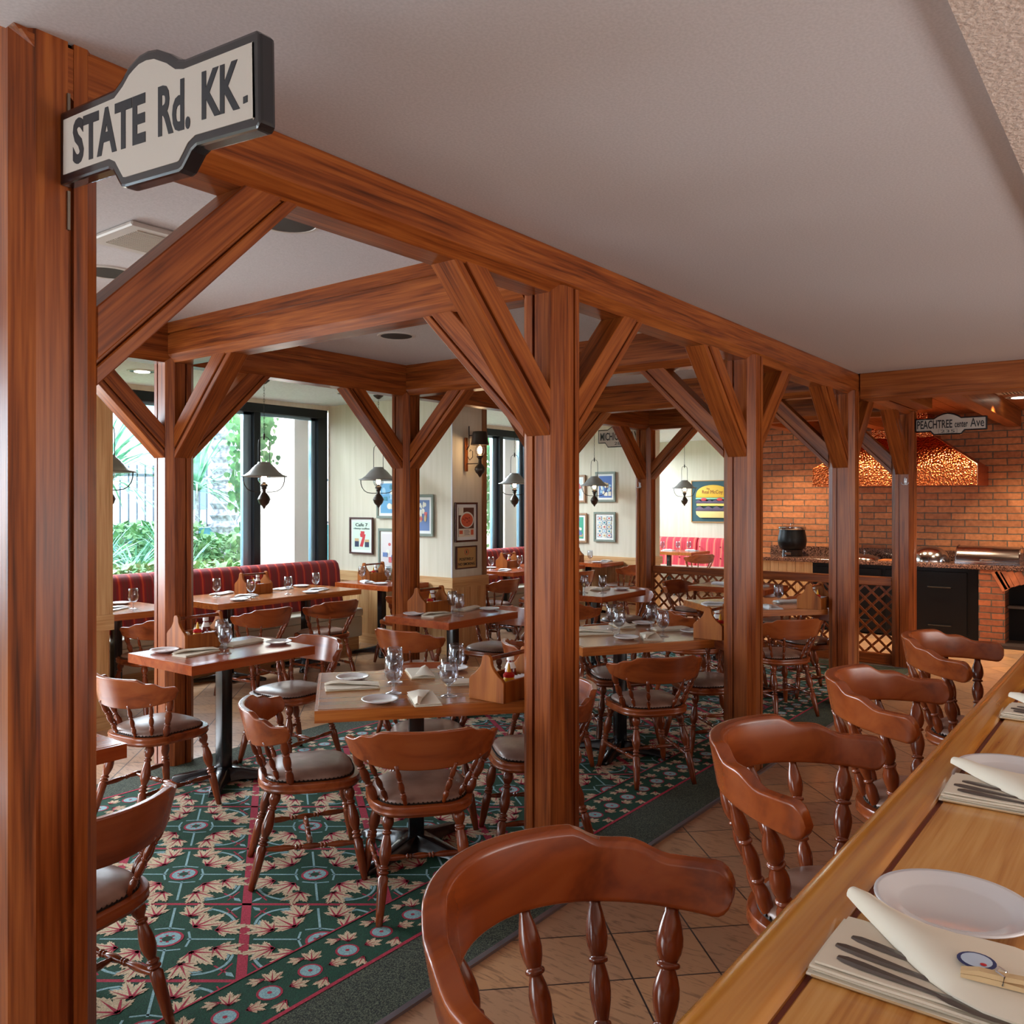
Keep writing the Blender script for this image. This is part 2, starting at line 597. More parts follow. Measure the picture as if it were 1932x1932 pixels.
def empty(name, loc, rz=0.0, label=None, cat=None, group=None):
    o = bpy.data.objects.new(name, None)
    o.empty_display_size = 0.05
    COL.objects.link(o)
    o.location = loc
    o.rotation_euler = (0, 0, rz)
    return tag(o, label, cat, group)


def struct(o, label=None):
    o['kind'] = 'structure'
    if label:
        o['label'] = label
    return o


def dup(root, loc, rz, label, group=None):
    def cp(o, par):
        q = o.copy()
        COL.objects.link(q)
        if par:
            q.parent = par
        for ch in kids.get(o.name, []):
            cp(ch, q)
        return q
    kids = {}
    def walk(o):
        kids[o.name] = list(o.children)
        for ch in o.children:
            walk(ch)
    walk(root)
    r = cp(root, None)
    r.location = loc
    r.rotation_euler = (0, 0, rz)
    r['label'] = label
    if group:
        r['group'] = group
    elif 'group' in r:
        del r['group']
    return r


class Proto:
    """first placement uses the built thing, later ones copy it"""
    def __init__(s, make):
        s.make, s.o = make, None

    def put(s, loc, rz, label, group=None):
        if s.o is None:
            s.o = s.make()
            s.o.location = loc
            s.o.rotation_euler = (0, 0, rz)
            s.o['label'] = label
            if group:
                s.o['group'] = group
            return s.o
        return dup(s.o, loc, rz, label, group)


def text(body, mat, width, height, depth=0.002, bold=0.0, spacing=1.0):
    """flat lettering as a mesh, scaled to width x height, centred on the origin in local XY"""
    cu = bpy.data.curves.new('lettering', 'FONT')
    cu.body = body
    cu.extrude = 0.02
    cu.offset = bold
    cu.space_character = spacing
    cu.resolution_u = 3
    o = bpy.data.objects.new('lettering', cu)
    COL.objects.link(o)
    bpy.context.view_layer.update()
    dg = bpy.context.evaluated_depsgraph_get()
    me = bpy.data.meshes.new_from_object(o.evaluated_get(dg))
    bpy.data.objects.remove(o)
    xs = [v.co.x for v in me.vertices]
    ys = [v.co.y for v in me.vertices]
    x0, x1, y0, y1 = min(xs), max(xs), min(ys), max(ys)
    for v in me.vertices:
        v.co = Vector(((v.co.x - (x0 + x1) / 2) * width / (x1 - x0), (v.co.y - (y0 + y1) / 2) * height / (y1 - y0), (v.co.z / 0.02) * depth / 2))
    me.materials.clear()
    me.materials.append(mat)
    return me


def link(name, me, parent, M):
    o = bpy.data.objects.new(name, me)
    COL.objects.link(o)
    o.parent = parent
    o.matrix_local = M
    return o


def frame_u(x, y, z):
    """matrix for something standing in a plane X = x and read from the -X side"""
    return Matrix(((0, 0, -1, x), (-1, 0, 0, y), (0, 1, 0, z), (0, 0, 0, 1)))


def frame_v(x, y, z):
    """plane Y = y read from the -Y side"""
    return Matrix(((1, 0, 0, x), (0, 0, -1, y), (0, 1, 0, z), (0, 0, 0, 1)))


# ================================================================= STRUCTURE
# floor
struct(MB().box(-3.5, -4.0, -0.08, 15.2, 8.1, 0.0).build('floor', TILES), 'tan square floor tiles with dark joints')

# carpet -----------------------------------------------------------
CX0, CX1 = -1.2, 8.79
V0, V1, V2 = 1.915, 2.178, 2.457      # metal edge, red line, inner line
W2, W1, W0 = 4.26, 4.54, 4.80


def leaf_poly(cx, cy, ang, size, lobes=5):
    pts = []
    n = lobes
    for i in range(n):
        a = ang + (i - (n - 1) / 2) * 0.72
        rr = size * (1.0 if i == (n - 1) // 2 else (0.88 if abs(i - (n - 1) / 2) < 1.5 else 0.62))
        a0 = a - 0.36
        pts.append((cx + 0.42 * size * math.cos(a0), cy + 0.42 * size * math.sin(a0)))
        for da, k in ((-0.30, 0.70), (-0.20, 0.66), (-0.15, 0.86), (-0.07, 0.82), (0.0, 1.0), (0.07, 0.82), (0.15, 0.86), (0.20, 0.66), (0.30, 0.70)):
            pts.append((cx + k * rr * math.cos(a + da), cy + k * rr * math.sin(a + da)))
    a0 = ang + (n / 2) * 0.72
    pts.append((cx + 0.42 * size * math.cos(a0), cy + 0.42 * size * math.sin(a0)))
    pts.append((cx - 0.16 * size * math.cos(ang), cy - 0.16 * size * math.sin(ang)))
    return pts


def carpet():
    mb = MB()
    bm = mb.bm

    def poly(pts, z, mi):
        mb.mi = mi
        mb.f(mb.vs([(x, y, z) for x, y in pts]))

    def strip(p, q, wd, z, mi):
        dx, dy = q[0] - p[0], q[1] - p[1]
        L = math.hypot(dx, dy) or 1
        nx, ny = -dy / L * wd / 2, dx / L * wd / 2
        poly([(p[0] + nx, p[1] + ny), (p[0] - nx, p[1] - ny), (q[0] - nx, q[1] - ny), (q[0] + nx, q[1] + ny)], z, mi)

    def disc(c, r, z, mi, n=14):
        poly([(c[0] + r * math.cos(2 * PI * i / n), c[1] + r * math.sin(2 * PI * i / n)) for i in range(n)], z, mi)

    def leaf(cx, cy, ang, size, z, lobes=5):
        poly(leaf_poly(cx, cy, ang, size, lobes), z, 1)
        for i in range(lobes):
            a = ang + (i - (lobes - 1) / 2) * 0.72
            rr = size * (0.84 if abs(i - (lobes - 1) / 2) < 1.5 else 0.5)
            L = (cx + rr * math.cos(a), cy + rr * math.sin(a))
            b0 = (cx - 0.02 * math.cos(ang), cy - 0.02 * math.sin(ang))
            nx, ny = -math.sin(a) * size * 0.055, math.cos(a) * size * 0.055
            poly([(b0[0] + nx, b0[1] + ny), (b0[0] - nx, b0[1] - ny), L], z + 0.0004, 2)

    e1, e2 = (0.3405, 0.448), (0.3405, -0.448)
    O = (2.047, 2.894)

    def M(p, q):
        return (O[0] + p * e1[0] + q * e2[0], O[1] + p * e1[1] + q * e2[1])

    def dirang(p, q):
        return math.atan2(p * e1[1] + q * e2[1], p * e1[0] + q * e2[0])

    for i in range(-12, 22):
        for j in range(-12, 22):
            cp, cq = i + 0.5, j + 0.5
            c = M(cp, cq)
            if not (CX0 - .5 < c[0] < CX1 + .4 and V2 - .45 < c[1] < W2 + .45):
                continue
            # grid lines
            strip(M(i, j), M(i + 1, j), 0.036, 0.0062, 2)
            strip(M(i, j), M(i, j + 1), 0.017, 0.0062, 2)
            # rosette
            disc(c, 0.058, 0.0070, 2)
            disc(c, 0.048, 0.0074, 3)
            disc(c, 0.019, 0.0078, 0)
            for a in range(6):
                disc((c[0] + 0.024 * math.cos(a * PI / 3), c[1] + 0.024 * math.sin(a * PI / 3)), 0.006, 0.0079, 2, 6)
            # cross lines
            for dp, dq in ((1, 0), (-1, 0), (0, 1), (0, -1)):
                strip(M(cp + dp * .13, cq + dq * .13), M(cp + dp * .44, cq + dq * .44), 0.009, 0.0064, 3)
                for sgn in (-1, 1):
                    a0 = (cp + dp * .14 + dq * .04 * sgn, cq + dq * .14 + dp * .04 * sgn)
                    strip(M(cp + dp * .13 + dq * .1 * sgn, cq + dq * .13 + dp * .1 * sgn), M(cp + dp * .15, cq + dq * .15), 0.008, 0.0064, 3)
            for sp in (-1, 1):
                for sq in (-1, 1):
                    # blue scroll
                    last = None
                    for k in range(9):
                        a = k / 8 * PI / 2
                        pp = (0.12 + 0.32 * math.sin(a) ** 0.8 if a > 0 else 0.12, 0.12 + 0.32 * math.cos(a) ** 0.8 if a < PI / 2 - .01 else 0.12)
                        P_ = M(cp + sp * pp[0], cq + sq * pp[1])
                        if last:
                            strip(last, P_, 0.011 if 1 < k < 8 else 0.006, 0.0066, 3)
                        last = P_
                    # red tendril and blue bud in the corner
                    strip(M(cp + sp * .33, cq + sq * .33), M(cp + sp * .43, cq + sq * .43), 0.008, 0.0064, 2)
                    strip(M(cp + sp * .30, cq + sq * .44), M(cp + sp * .44, cq + sq * .36), 0.006, 0.0064, 2)
                    for (lp, lq, up, uq, ln, mi) in ((.43, .43, 1, 1, .05, 3), (.27, .27, .6, 1, .055, 3), (.22, .40, 1, .1, .05, 3), (.40, .22, .1, 1, .05, 3)):
                        a = dirang(sp * up, sq * uq)
                        q = M(cp + sp * lp, cq + sq * lq)
                        cs, sn = math.cos(a), math.sin(a)
                        poly([(q[0] + cs * x - sn * y, q[1] + sn * x + cs * y) for x, y in ((-ln / 2, 0), (-ln * .1, ln * .22), (ln / 2, 0), (-ln * .1, -ln * .22))], 0.0067, mi)
                    leaf(*M(cp + sp * .19, cq + sq * .19), dirang(sp, sq), 0.120, 0.0070)
                    leaf(*M(cp + sp * .13, cq + sq * .345), dirang(sp * .35, sq * 1), 0.102, 0.0073)
                    leaf(*M(cp + sp * .345, cq + sq * .13), dirang(sp * 1, sq * .35), 0.098, 0.0076)
    bmesh.ops.bisect_plane(bm, geom=bm.verts[:] + bm.edges[:] + bm.faces[:], plane_co=(0, V2, 0), plane_no=(0, -1, 0), clear_outer=True)
    bmesh.ops.bisect_plane(bm, geom=bm.verts[:] + bm.edges[:] + bm.faces[:], plane_co=(0, W2, 0), plane_no=(0, 1, 0), clear_outer=True)
    xi = CX1 - (V2 - V0)
    bmesh.ops.bisect_plane(bm, geom=bm.verts[:] + bm.edges[:] + bm.faces[:], plane_co=(xi, 0, 0), plane_no=(1, 0, 0), clear_outer=True)
    # floral border strips
    x = CX0 + .1
    k = 0
    while x < CX1 - .3:
        for yc, sg in (((V1 + V2) / 2 - .005, 1), ((W1 + W2) / 2 + .005, -1)):
            cc = (x, yc)
            disc(cc, 0.043, 0.0066, 2)
            disc(cc, 0.035, 0.0070, 3)
            disc(cc, 0.008, 0.0074, 2, 8)
            leaf(x + .055, yc + .060 * sg, .9 * sg, 0.062, 0.0068)
            leaf(x + .080, yc - .030 * sg, -.35 * sg, 0.052, 0.0071)
            leaf(x - .010, yc - .085 * sg, PI + .5 * sg, 0.052, 0.0073, 3)
            leaf(x + .02, yc + .085 * sg, PI - .4 * sg, 0.045, 0.0075, 3)
        x += .166
    y = V2 + .02
    while y < W2:
        cc = (CX1 - .40, y)
        disc(cc, 0.043, 0.0066, 2)
        disc(cc, 0.035, 0.0070, 3)
        leaf(CX1 - .34, y + .06, .9, 0.055, 0.0068)
        leaf(CX1 - .46, y + .06, 2.2, 0.055, 0.0070)
        y += .166
    for yy, wd in ((V1 + .008, .016), (W1 - .008, .016), (V2, .008), (W2, .008)):
        strip((CX0, yy), (CX1 - (yy - V0 if yy < 3.3 else W0 - yy), yy), wd, 0.0076, 2)
    strip((CX1 - .262, V1), (CX1 - .262, W1), .016, 0.0076, 2)
    strip((CX1 - .54, V2), (CX1 - .54, W2), .008, 0.0076, 2)
    # base piles
    mb.mi = 0
    mb.box(CX0, V1, 0.0, CX1 - .262, W1, 0.006)
    mb.mi = 4
    mb.box(CX0, V0, 0.0, CX1, V1, 0.0065)
    mb.box(CX0, W1, 0.0, CX1, W0, 0.0065)
    mb.box(CX1 - .262, V1, 0.0, CX1, W1, 0.0065)
    o = mb.build('carpet', [CGREEN, CCREAM, CRED, CBLUE, SPECK], recalc=False)
    for p in o.data.polygons:
        pass
    return o


tag(carpet(), 'green floral carpet with cream leaves, red lattice lines and dark speckled border', 'carpet')
tag(MB().box(CX0, V0 - .022, 0.0, CX1, V0, 0.011).box(CX1, V0 - .022, 0, CX1 + .015, W0, 0.011).build('carpet_edge_strip', plain('grey_metal_strip', srgb(150, 150, 160), 0.35, 0.8)),
    'thin grey metal strip along the carpet edge beside the tiles', 'edge strip')

# ceilings -----------------------------------------------------------
Z1, Z2, Z3 = 2.615, 2.68, 2.74
struct(MB().box(-3.5, .34, Z1, 7.25, 1.97, Z1 + .3).build('ceiling', CEIL), 'smooth mauve ceiling above the aisle')
struct(MB().box(-3.5, 1.97, Z2, 8.95, 4.93, Z2 + .3).build('ceiling', CEIL), 'ceiling between the timber beams')
struct(MB().box(-3.5, 4.93, Z3, 15.2, 8.1, Z3 + .3).box(8.95, 4.72, Z3, 15.2, 4.93, Z3 + .3).build('ceiling', CEILW), 'pale ceiling along the windows')
struct(MB().box(-3.5, -4.0, Z1 - .03, 7.25, .34, Z1 + .3).build('ceiling', noisy('rough_soffit_plaster', srgb(196, 178, 166), srgb(216, 202, 192), 70, 0.9, 0.9, 4, dist=0.012)), 'rough plaster soffit above the bar')
kc = MB()
for i in range(60):
    y = -4.0 + i * .148
    if y > 4.65:
        break
    kc.box(7.25, y + .003, Z2, 11.6, y + .145, Z2 + .04)
kc.box(7.25, -4, Z2 + .01, 11.6, 4.72, Z2 + .3)
struct(kc.build('ceiling', KCEIL), 'wooden board ceiling over the kitchen counter')

# walls ---------------------------------------------------------------
ZW = Z3


def window_bay(n, x0, x1, mull):
    """black framed window between two piers, plane Y = 7.97"""
    y = 7.97
    f = MB()
    f.box(x0, y - .06, 2.59, x1, y + .06, 2.69)
    f.box(x1 - .14, y - .06, .72, x1, y + .06, 2.59)
    f.box(x0, y - .06, .72, x0 + .09, y + .06, 2.59)
    f.box(mull, y - .06, .72, mull + .085, y + .06, 2.59)
    f.box(x0, y - .06, .66, x1, y + .06, .72)
    fo = f.build('window_%d' % n, FRAMEB, bevel=.004)
    struct(fo, 'black framed garden window')
    s_ = MB()
    s_.box(mull - .10, y + .0, .72, mull, y + .05, 2.59)
    s_.box(x1 - .20, y + .0, .72, x1 - .14, y + .05, 2.59)
    s_.box(x0 + .09, y, 2.56, x1 - .14, y + .04, 2.59)
    s_.build('window_sash', SASH, fo)
    g = MB()
    g.box(x0 + .09, y + .02, .72, mull - .1, y + .026, 2.56)
    g.box(mull + .085, y + .02, .72, x1 - .2, y + .026, 2.56)
    g.build('window_glass', PANE, fo)


wl = MB()
wl.box(-3.5, 7.9, 0, 15.2, 8.1, .66)
wl.box(-3.5, 7.9, 2.69, 15.2, 8.1, ZW)
struct(wl.build('wall_window', WALLP), 'low cream wall under the windows')
window_bay(1, 3.07, 6.72, 5.69)
window_bay(2, 7.28, 10.78, 10.02)
window_bay(3, 11.34, 14.6, 13.4)
window_bay(4, -3.4, 2.5, 0.2)


def wainscot(name, x0, y0, x1, y1, face, ends=(0, 0)):
    """vertical boards, cap board and skirting on the face of a wall; face in '-x','+x','-y'"""
    mb = MB()
    mats = [WAIN['z'], WAIN['y'] if face[1] == 'x' else WAIN['x']]
    if face == '-y':
        L, fn = x1 - x0, (lambda a, b, d0, d1, za, zb: (x0 + a, y0 - d1, za, x0 + b, y0 - d0, zb))
    elif face == '-x':
        L, fn = y1 - y0, (lambda a, b, d0, d1, za, zb: (x0 - d1, y0 + a, za, x0 - d0, y0 + b, zb))
    else:
        L, fn = y1 - y0, (lambda a, b, d0, d1, za, zb: (x0 + d0, y0 + a, za, x0 + d1, y0 + b, zb))
    n = max(1, round(L / .14))
    for i in range(n):
        mb.box(*fn(L * i / n + .002, L * (i + 1) / n - .002, 0, .014, .1, .72))
    mb.box(*fn(0, L, 0, .009, .1, .72))
    mb.mi = 1
    mb.box(*fn(-ends[0] * .03, L + ends[1] * .03, 0, .032, .70, .81))
    mb.box(*fn(-ends[0] * .02, L + ends[1] * .02, 0, .026, 0, .11))
    return struct(mb.build(name, mats), 'oak board wainscot with cap rail')


k = 1
for x0, x1 in ((2.48, 3.05), (6.72, 7.26), (10.78, 11.34)):
    struct(MB().box(x0, 5.94, 0, x1, 7.9, ZW).build('wall_pier', WALLP), 'wallpapered pier between windows')
    wainscot('trim_%d' % k, x0, 5.94, x0, 7.9, '-x', (1, 0))
    wainscot('trim_%d' % (k + 1), x0, 5.94, x1, 5.94, '-y', (1, 1))
    wainscot('trim_%d' % (k + 2), x1, 5.94, x1, 7.9, '+x', (1, 0))
    k += 3
# the leftmost pier carries tan timber cladding above the wainscot, right edge of the middle one is boarded
cl = MB()
for i in range(6):
    cl.box(2.48 + i * .0955, 5.915, .81, 2.48 + i * .0955 + .092, 5.94, ZW)
cl.box(3.05, 5.915, .81, 3.075, 7.9, ZW)
struct(cl.build('trim_%d' % k, WAIN['z']), 'tan timber cladding on the leftmost pier')
struct(MB().box(7.205, 5.925, .81, 7.262, 5.94, ZW).box(7.26, 5.925, .81, 7.275, 6.1, ZW).build('trim_%d' % (k + 1), wood('corner_board_brown', srgb(104, 66, 38), srgb(134, 88, 54), srgb(150, 104, 68), 'z', .45)), 'brown corner board on the pier')
struct(MB().box(6.708, 5.932, .81, 6.722, 5.946, ZW).box(10.768, 5.932, .81, 10.782, 5.946, ZW).build('trim_%d' % (k + 2), plain('pale_corner_bead', srgb(206, 206, 214), .5)), 'pale corner bead')

struct(MB().box(14.6, 4.72, 0, 14.9, 7.9, ZW).build('wall_far', WALLP), 'cream far wall behind the coral bench')
struct(MB().box(11.6, 4.66, 0, 14.6, 4.72, ZW).build('wall_nook', WALLP), 'side wall of the far nook')
struct(MB().box(11.6, -4.0, 0, 11.9, 4.72, Z2 + .1).build('wall_brick', BRICKW), 'orange brick wall of the kitchen')
wlft = MB().box(-3.7, -4.0, 0, -3.5, 2.9, Z2 + .1).box(-3.7, 5.0, 0, -3.5, 7.9, Z2 + .1).box(-3.7, 2.9, 2.2, -3.5, 5.0, Z2 + .1)  # added out of view to cut the sky light from the left
struct(wlft.build('wall_left_blocker', WALLP), 'unseen left wall added to block side light, with an open doorway')
struct(MB().box(-3.5, -4.2, 0, 15, -4.0, Z2 + .1).build('wall_bar', WALLP), 'wall behind the bar')

# kitchen ceiling joists
kb = MB().box(7.0, -4.0, 2.415, 7.25, 1.915, Z1)
tag(kb.build('header_beam', KBEAM['y'], bevel=.004), 'broad plain brown beam crossing the aisle at the kitchen', 'beam')
for i, (y, lab) in enumerate(((1.80, 'short brown ceiling joist next to the end of the arcade'), (1.42, 'brown kitchen ceiling joist right of the street sign'), (-.4, 'brown kitchen ceiling joist further right over the counter'),
                              (2.75, 'brown kitchen ceiling joist left of the copper chimney'), (3.7, 'brown kitchen ceiling joist above the soup kettle'))):
    x0 = 7.25 if y < 1.9 else 9.05
    if i == 0:
        o = MB().box(7.25, -.07, 2.47, 8.7, .07, Z2).build('ceiling_joist', KBEAM['x'], loc=(0, y, 0), bevel=.004)
    else:
        o = MB().box(x0, -.07, 2.49, 11.6, .07, Z2).build('ceiling_joist', KBEAM['x'], loc=(0, y, 0), bevel=.004)
    tag(o, lab, 'beam')

# ================================================================= TIMBER ARCADE
HB, HA = .100, .095   # half sizes across / along
CH = .04


def post_profile():
    a, b, c = HA, HB, CH
    g, gd = .030, .012
    # counter-clockwise with a groove near one end of every face
    P = []
    P += [(-a, b - c), (-a, b - c - g), (-a + gd, b - c - g), (-a + gd, b - c - g - .013), (-a, b - c - g - .013), (-a, -b + c)]
    P += [(-a + c, -b), (a - c - g - .013, -b), (a - c - g - .013, -b + gd), (a - c - g, -b + gd), (a - c - g, -b), (a - c, -b)]
    P += [(a, -b + c), (a, -b + c + g), (a - gd, -b + c + g), (a - gd, -b + c + g + .013), (a, -b + c + g + .013), (a, b - c)]
    P += [(a - c, b), (-a + c + g + .013, b), (-a + c + g + .013, b - gd), (-a + c + g, b - gd), (-a + c + g, b), (-a + c, b)]
    return P


ZB = 2.445


def make_post():
    mb = MB().prism(post_profile(), 0.0, ZB - .002 - .007 + .03)
    return mb.build('timber_post', TIM['z'])


def brace_mesh(axis):
    """brace leaning away from a post along +axis, origin at post centre on the floor"""
    mb = MB()
    h = HA if axis == 'x' else HB

    def para(o0, o1):
        # lower/upper offsets measured vertically from the lower edge
        zb, run = 1.86, .585
        return [(h, zb + o0), (h + run - o0, zb + run), (h + run - o1, zb + run), (h, zb + o1)]
    def put(o0, o1, hw):
        pts = para(o0, o1)
        if axis == 'x':
            mb.prism([(p, q) for p, q in pts], -hw, hw, 'y')
        else:
            mb.prism([(p, q) for p, q in pts], -hw, hw, 'x')
    put(0, .045, .058)
    put(.045, .060, .046)
    put(.060, .185, .062)
    return mb


BR = {}


def brace_for(post, d):
    """d in '+x','-x','+y'"""
    key = d[1]
    if key not in BR:
        # grain runs along the brace: a diagonal grain material
        o = brace_mesh('x' if key == 'x' else 'y').build('brace', BRW[key], bevel=.003)
        BR[key] = o.data
        o.parent = post
    else:
        o = bpy.data.objects.new('brace', BR[key])
        COL.objects.link(o)
        o.parent = post
    if d[0] == '-':
        o.rotation_euler = (0, 0, PI)
    return o


def diag_wood(name, axis):
    m = wood(name, T_D, T_M, T_L, 'x', 0.33, 0.08, spec=0.3)
    # rotate the mapping so that the grain follows the 45 degree brace
    for n in m.node_tree.nodes:
        if n.type == 'MAPPING':
            n.inputs['Rotation'].default_value = (0, -PI / 4, 0) if axis == 'x' else (0, -PI / 4, PI / 2)
            n.vector_type = 'TEXTURE'
            sc = n.inputs['Scale'].default_value
            n.inputs['Scale'].default_value = tuple(1.0 / q for q in sc)
    return m


BRW = {'x': diag_wood('brace_timber_x', 'x'), 'y': diag_wood('brace_timber_y', 'y')}

PX = (.885, 2.905, 4.925, 6.945, 8.905)
PV, BV = 2.02, 4.85
pp = Proto(make_post)
front_lab = ['huge nearest timber post at the left edge carrying the state road sign', 'second timber post of the aisle row, by the nearest table',
             'third timber post of the aisle row, behind the second bar stool', 'fourth timber post of the aisle row', 'last timber post of the aisle row, carrying the Peachtree sign']
back_lab = ['back row timber post outside the left edge', 'leftmost back row timber post in front of the garden window', 'middle back row timber post in front of the framed pictures',
            'back row timber post mostly hidden behind the second aisle post', 'far back row timber post where the lattice rail begins']
posts = []
tall = MB().prism(post_profile(), 0.0, Z1).build('timber_post', TIM['z'], loc=(PX[0], PV, .007))
tag(tall, front_lab[0], 'post')
posts.append((0, 0, tall))
for r_, (labs, y) in enumerate(((front_lab, PV), (back_lab, BV))):
    for i, x in enumerate(PX):
        if i == 0:
            continue
        o = pp.put((x, y, 0.008), 0, labs[i])
        o['category'] = 'post'
        posts.append((r_, i, o))
for r_, i, o in posts:
    ds = []
    if i < 4:
        ds.append('+x')
    if i > 0:
        ds.append('-x')
    if i > 0:
        ds.append('+y' if r_ == 0 else '-y')
    for d in ds:
        brace_for(o, d)


def beam_profile(w2, z0, z1, ztop_in):
    c = .042
    g = .010
    zs = z1 - .075
    return [(-w2, ztop_in), (-w2, zs + .012), (-w2 + g, zs + .010), (-w2 + g, zs), (-w2, zs - .002), (-w2, z0 + c), (-w2 + c, z0), (w2 - c, z0), (w2, z0 + c),
            (w2, zs - .002), (w2 - g, zs), (w2 - g, zs + .010), (w2, zs + .012), (w2, ztop_in)]


ZB = 2.445
prof = beam_profile(.098, ZB, Z2, Z2)
mbm = MB().prism(prof, .0, 9.0 - .80, 'x')
for v_ in mbm.bm.verts:
    if v_.co.x < .01:
        v_.co.x += max(0, (Z1 - v_.co.z)) * .95 - .01
tag(mbm.build('timber_beam', TIM['x'], loc=(.80, PV, 0)), 'long timber beam running over the aisle posts to the kitchen', 'beam')
tag(MB().prism(prof, .0, 10.2, 'x').build('timber_beam', TIM['x'], loc=(-1.2, BV, 0)), 'long timber beam over the back row of posts', 'beam')
cl_ = ['timber cross beam hidden behind the nearest post', 'timber cross beam from the second aisle post to the leftmost back post', 'timber cross beam from the third aisle post to the middle back post',
       'timber cross beam from the fourth aisle post', 'last timber cross beam above the lattice rail']
for i, x in enumerate(PX):
    tag(MB().prism(prof, 0, BV - PV - .196, 'y').build('timber_beam', TIM['y'], loc=(x, PV + .098, 0)), cl_[i], 'beam')

# ================================================================= EXTERIOR
GRND = noisy('garden_lawn', srgb(96, 130, 84), srgb(168, 184, 140), 3, 0.9)
struct(MB().box(-14, 8.1, -.3, 34, 40, -.12).build('ground', GRND), 'garden ground outside')
for i, (x, lab) in enumerate(((6.42, 'beige outside wall seen through the right pane of the first window'), (10.45, 'beige outside wall seen through the second window'), (14.2, 'beige outside wall beyond the far window'))):
    tag(MB().box(x, 8.15, -.12, x + .45, 9.05, 3.4).build('outside_wall', EXTW), lab, 'wall')
# pale house, teal planter wall, railings
hs = empty('garden_building', (3.0, 24.0, -.1), 0, 'pale blue-grey building far behind the palms', 'building')
MB().box(-9, 0, 0, 16, 2, 5.2).build('wall', plain('pale_render', srgb(196, 206, 220), .9), hs)
for i in range(7):
    MB().box(-7.5 + i * 3.1, -.06, 1.5, -6.1 + i * 3.1, 0, 3.4).build('window', plain('house_window_%d' % i, srgb(110, 140, 170), .2) if i == 0 else bpy.data.materials['house_window_0'], hs)
tw = MB().box(-6, 0, 0, 16, .15, 1.25).build('planter_wall', plain('teal_wall_paint', srgb(70, 132, 150), .7), loc=(0, 14.2, -.12))
tag(tw, 'low teal garden wall behind the plants', 'wall')
fe = empty('garden_railing', (-2, 14.1, 1.1), 0, 'thin dark railing on top of the teal garden wall', 'railing')
MB().box(0, 0, .95, 14, .03, 1.0).box(0, 0, .05, 14, .03, .10).build('rail', plain('railing_iron', srgb(90, 100, 116), .5), fe)
rb = MB()
for i in range(94):
    rb.box(i * .15, .0, .05, i * .15 + .02, .02, 1.15)
tag(rb.build('bars', bpy.data.materials['railing_iron'], fe), kind='stuff')

LEAFS = [noisy('agave_leaf', srgb(84, 150, 120), srgb(170, 214, 190), 5, 0.5, rnd=True), noisy('vine_leaf', srgb(70, 124, 78), srgb(138, 178, 120), 6, 0.6, rnd=True)]
PALMB = noisy('palm_bark', srgb(110, 110, 120), srgb(186, 188, 200), 14, 0.9, 0.6, dist=.03)


def blade(mb, base, az, el, L, wd, droop=.6, seg=5):
    d = Vector((math.cos(az) * math.cos(el), math.sin(az) * math.cos(el), math.sin(el)))
    side = Vector((-math.sin(az), math.cos(az), 0))
    prev = None
    p = Vector(base)
    for i in range(seg + 1):
        t = i / seg
        w_ = wd * (1 - t) * (0.5 + 1.4 * min(t * 3, 1) * .5)
        a, b = p - side * w_, p + side * w_
        cur = mb.vs([a, b + Vector((0, 0, 0))])
        if prev:
            mb.f([prev[0], prev[1], cur[1], cur[0]])
        prev = cur
        p = p + d * (L / seg)
        d = (d + Vector((0, 0, -droop / seg))).normalized()


def spiky(name, loc, h, n, L, wd, lab, cat='plant', stem=True, droop=.9, heads=None):
    e = empty(name, loc, 0, lab, cat)
    rnd = random.Random(hash(lab) % 1000 if False else int(abs(loc[0] * 37 + loc[1] * 11) * 10))
    f = MB()
    s_ = MB()
    for (hx, hy, hz) in (heads or [(0, 0, h)]):
        for i in range(n):
            blade(f, (hx, hy, hz), rnd.uniform(0, 2 * PI), rnd.uniform(-.1, 1.35), L * rnd.uniform(.7, 1.1), wd, droop)
        if stem:
            s_.tube([(hx * .1, hy * .1, 0), (hx * .5, hy * .5, hz * .5), (hx, hy, hz)], [.05, .035, .03], 6)
    o = f.build('foliage', LEAFS[0], e)
    if stem:
        s_.build('stem', PALMB, e)
    return e


for x_, y_, h_, n_, L_, lab in ((4.75, 9.4, .95, 60, .7, 'spiky dracaena bush low in the leftmost pane'), (5.72, 9.75, 1.0, 60, .65, 'spiky dracaena bush low in the pane right of the post'),
                             (5.2, 10.6, 1.0, 50, .8, 'spiky bush behind the back-left post'), (6.3, 10.6, .7, 50, .7, 'spiky bush beside the beige outside wall'),
                             (9.6, 9.6, .9, 50, .6, 'spiky bush outside the second window')):
    spiky('dracaena_bush', (x_, y_, -.12), h_, n_, L_, .026, lab, heads=[(0, 0, h_), (.3, .1, h_ * .72), (-.3, .15, h_ * .8)])
spiky('palm_tree', (6.0, 11.9, -.12), 2.0, 90, 1.9, .034, 'young palm with long fronds outside the leftmost pane', 'tree', droop=1.1)
spiky('palm_tree', (7.7, 12.2, -.12), 1.9, 70, 1.4, .03, 'palm with drooping fronds low beside the grey trunk', 'tree', droop=1.2)
pal = spiky('palm_tree', (8.75, 13.0, -.12), 4.6, 60, 1.9, .04, 'tall grey-trunked palm in the first window', 'tree', droop=1.3, stem=False)
prof_ = []
for i in range(46):
    prof_.append((.22 + (.06 if i % 2 else 0) - i * .0012, i * .1))
MB().lathe(prof_, 14).build('trunk', PALMB, pal)
spiky('palm_tree', (14.8, 13.0, -.12), 3.0, 60, 1.8, .03, 'palm seen beside the second window vine', 'tree', droop=1.3)


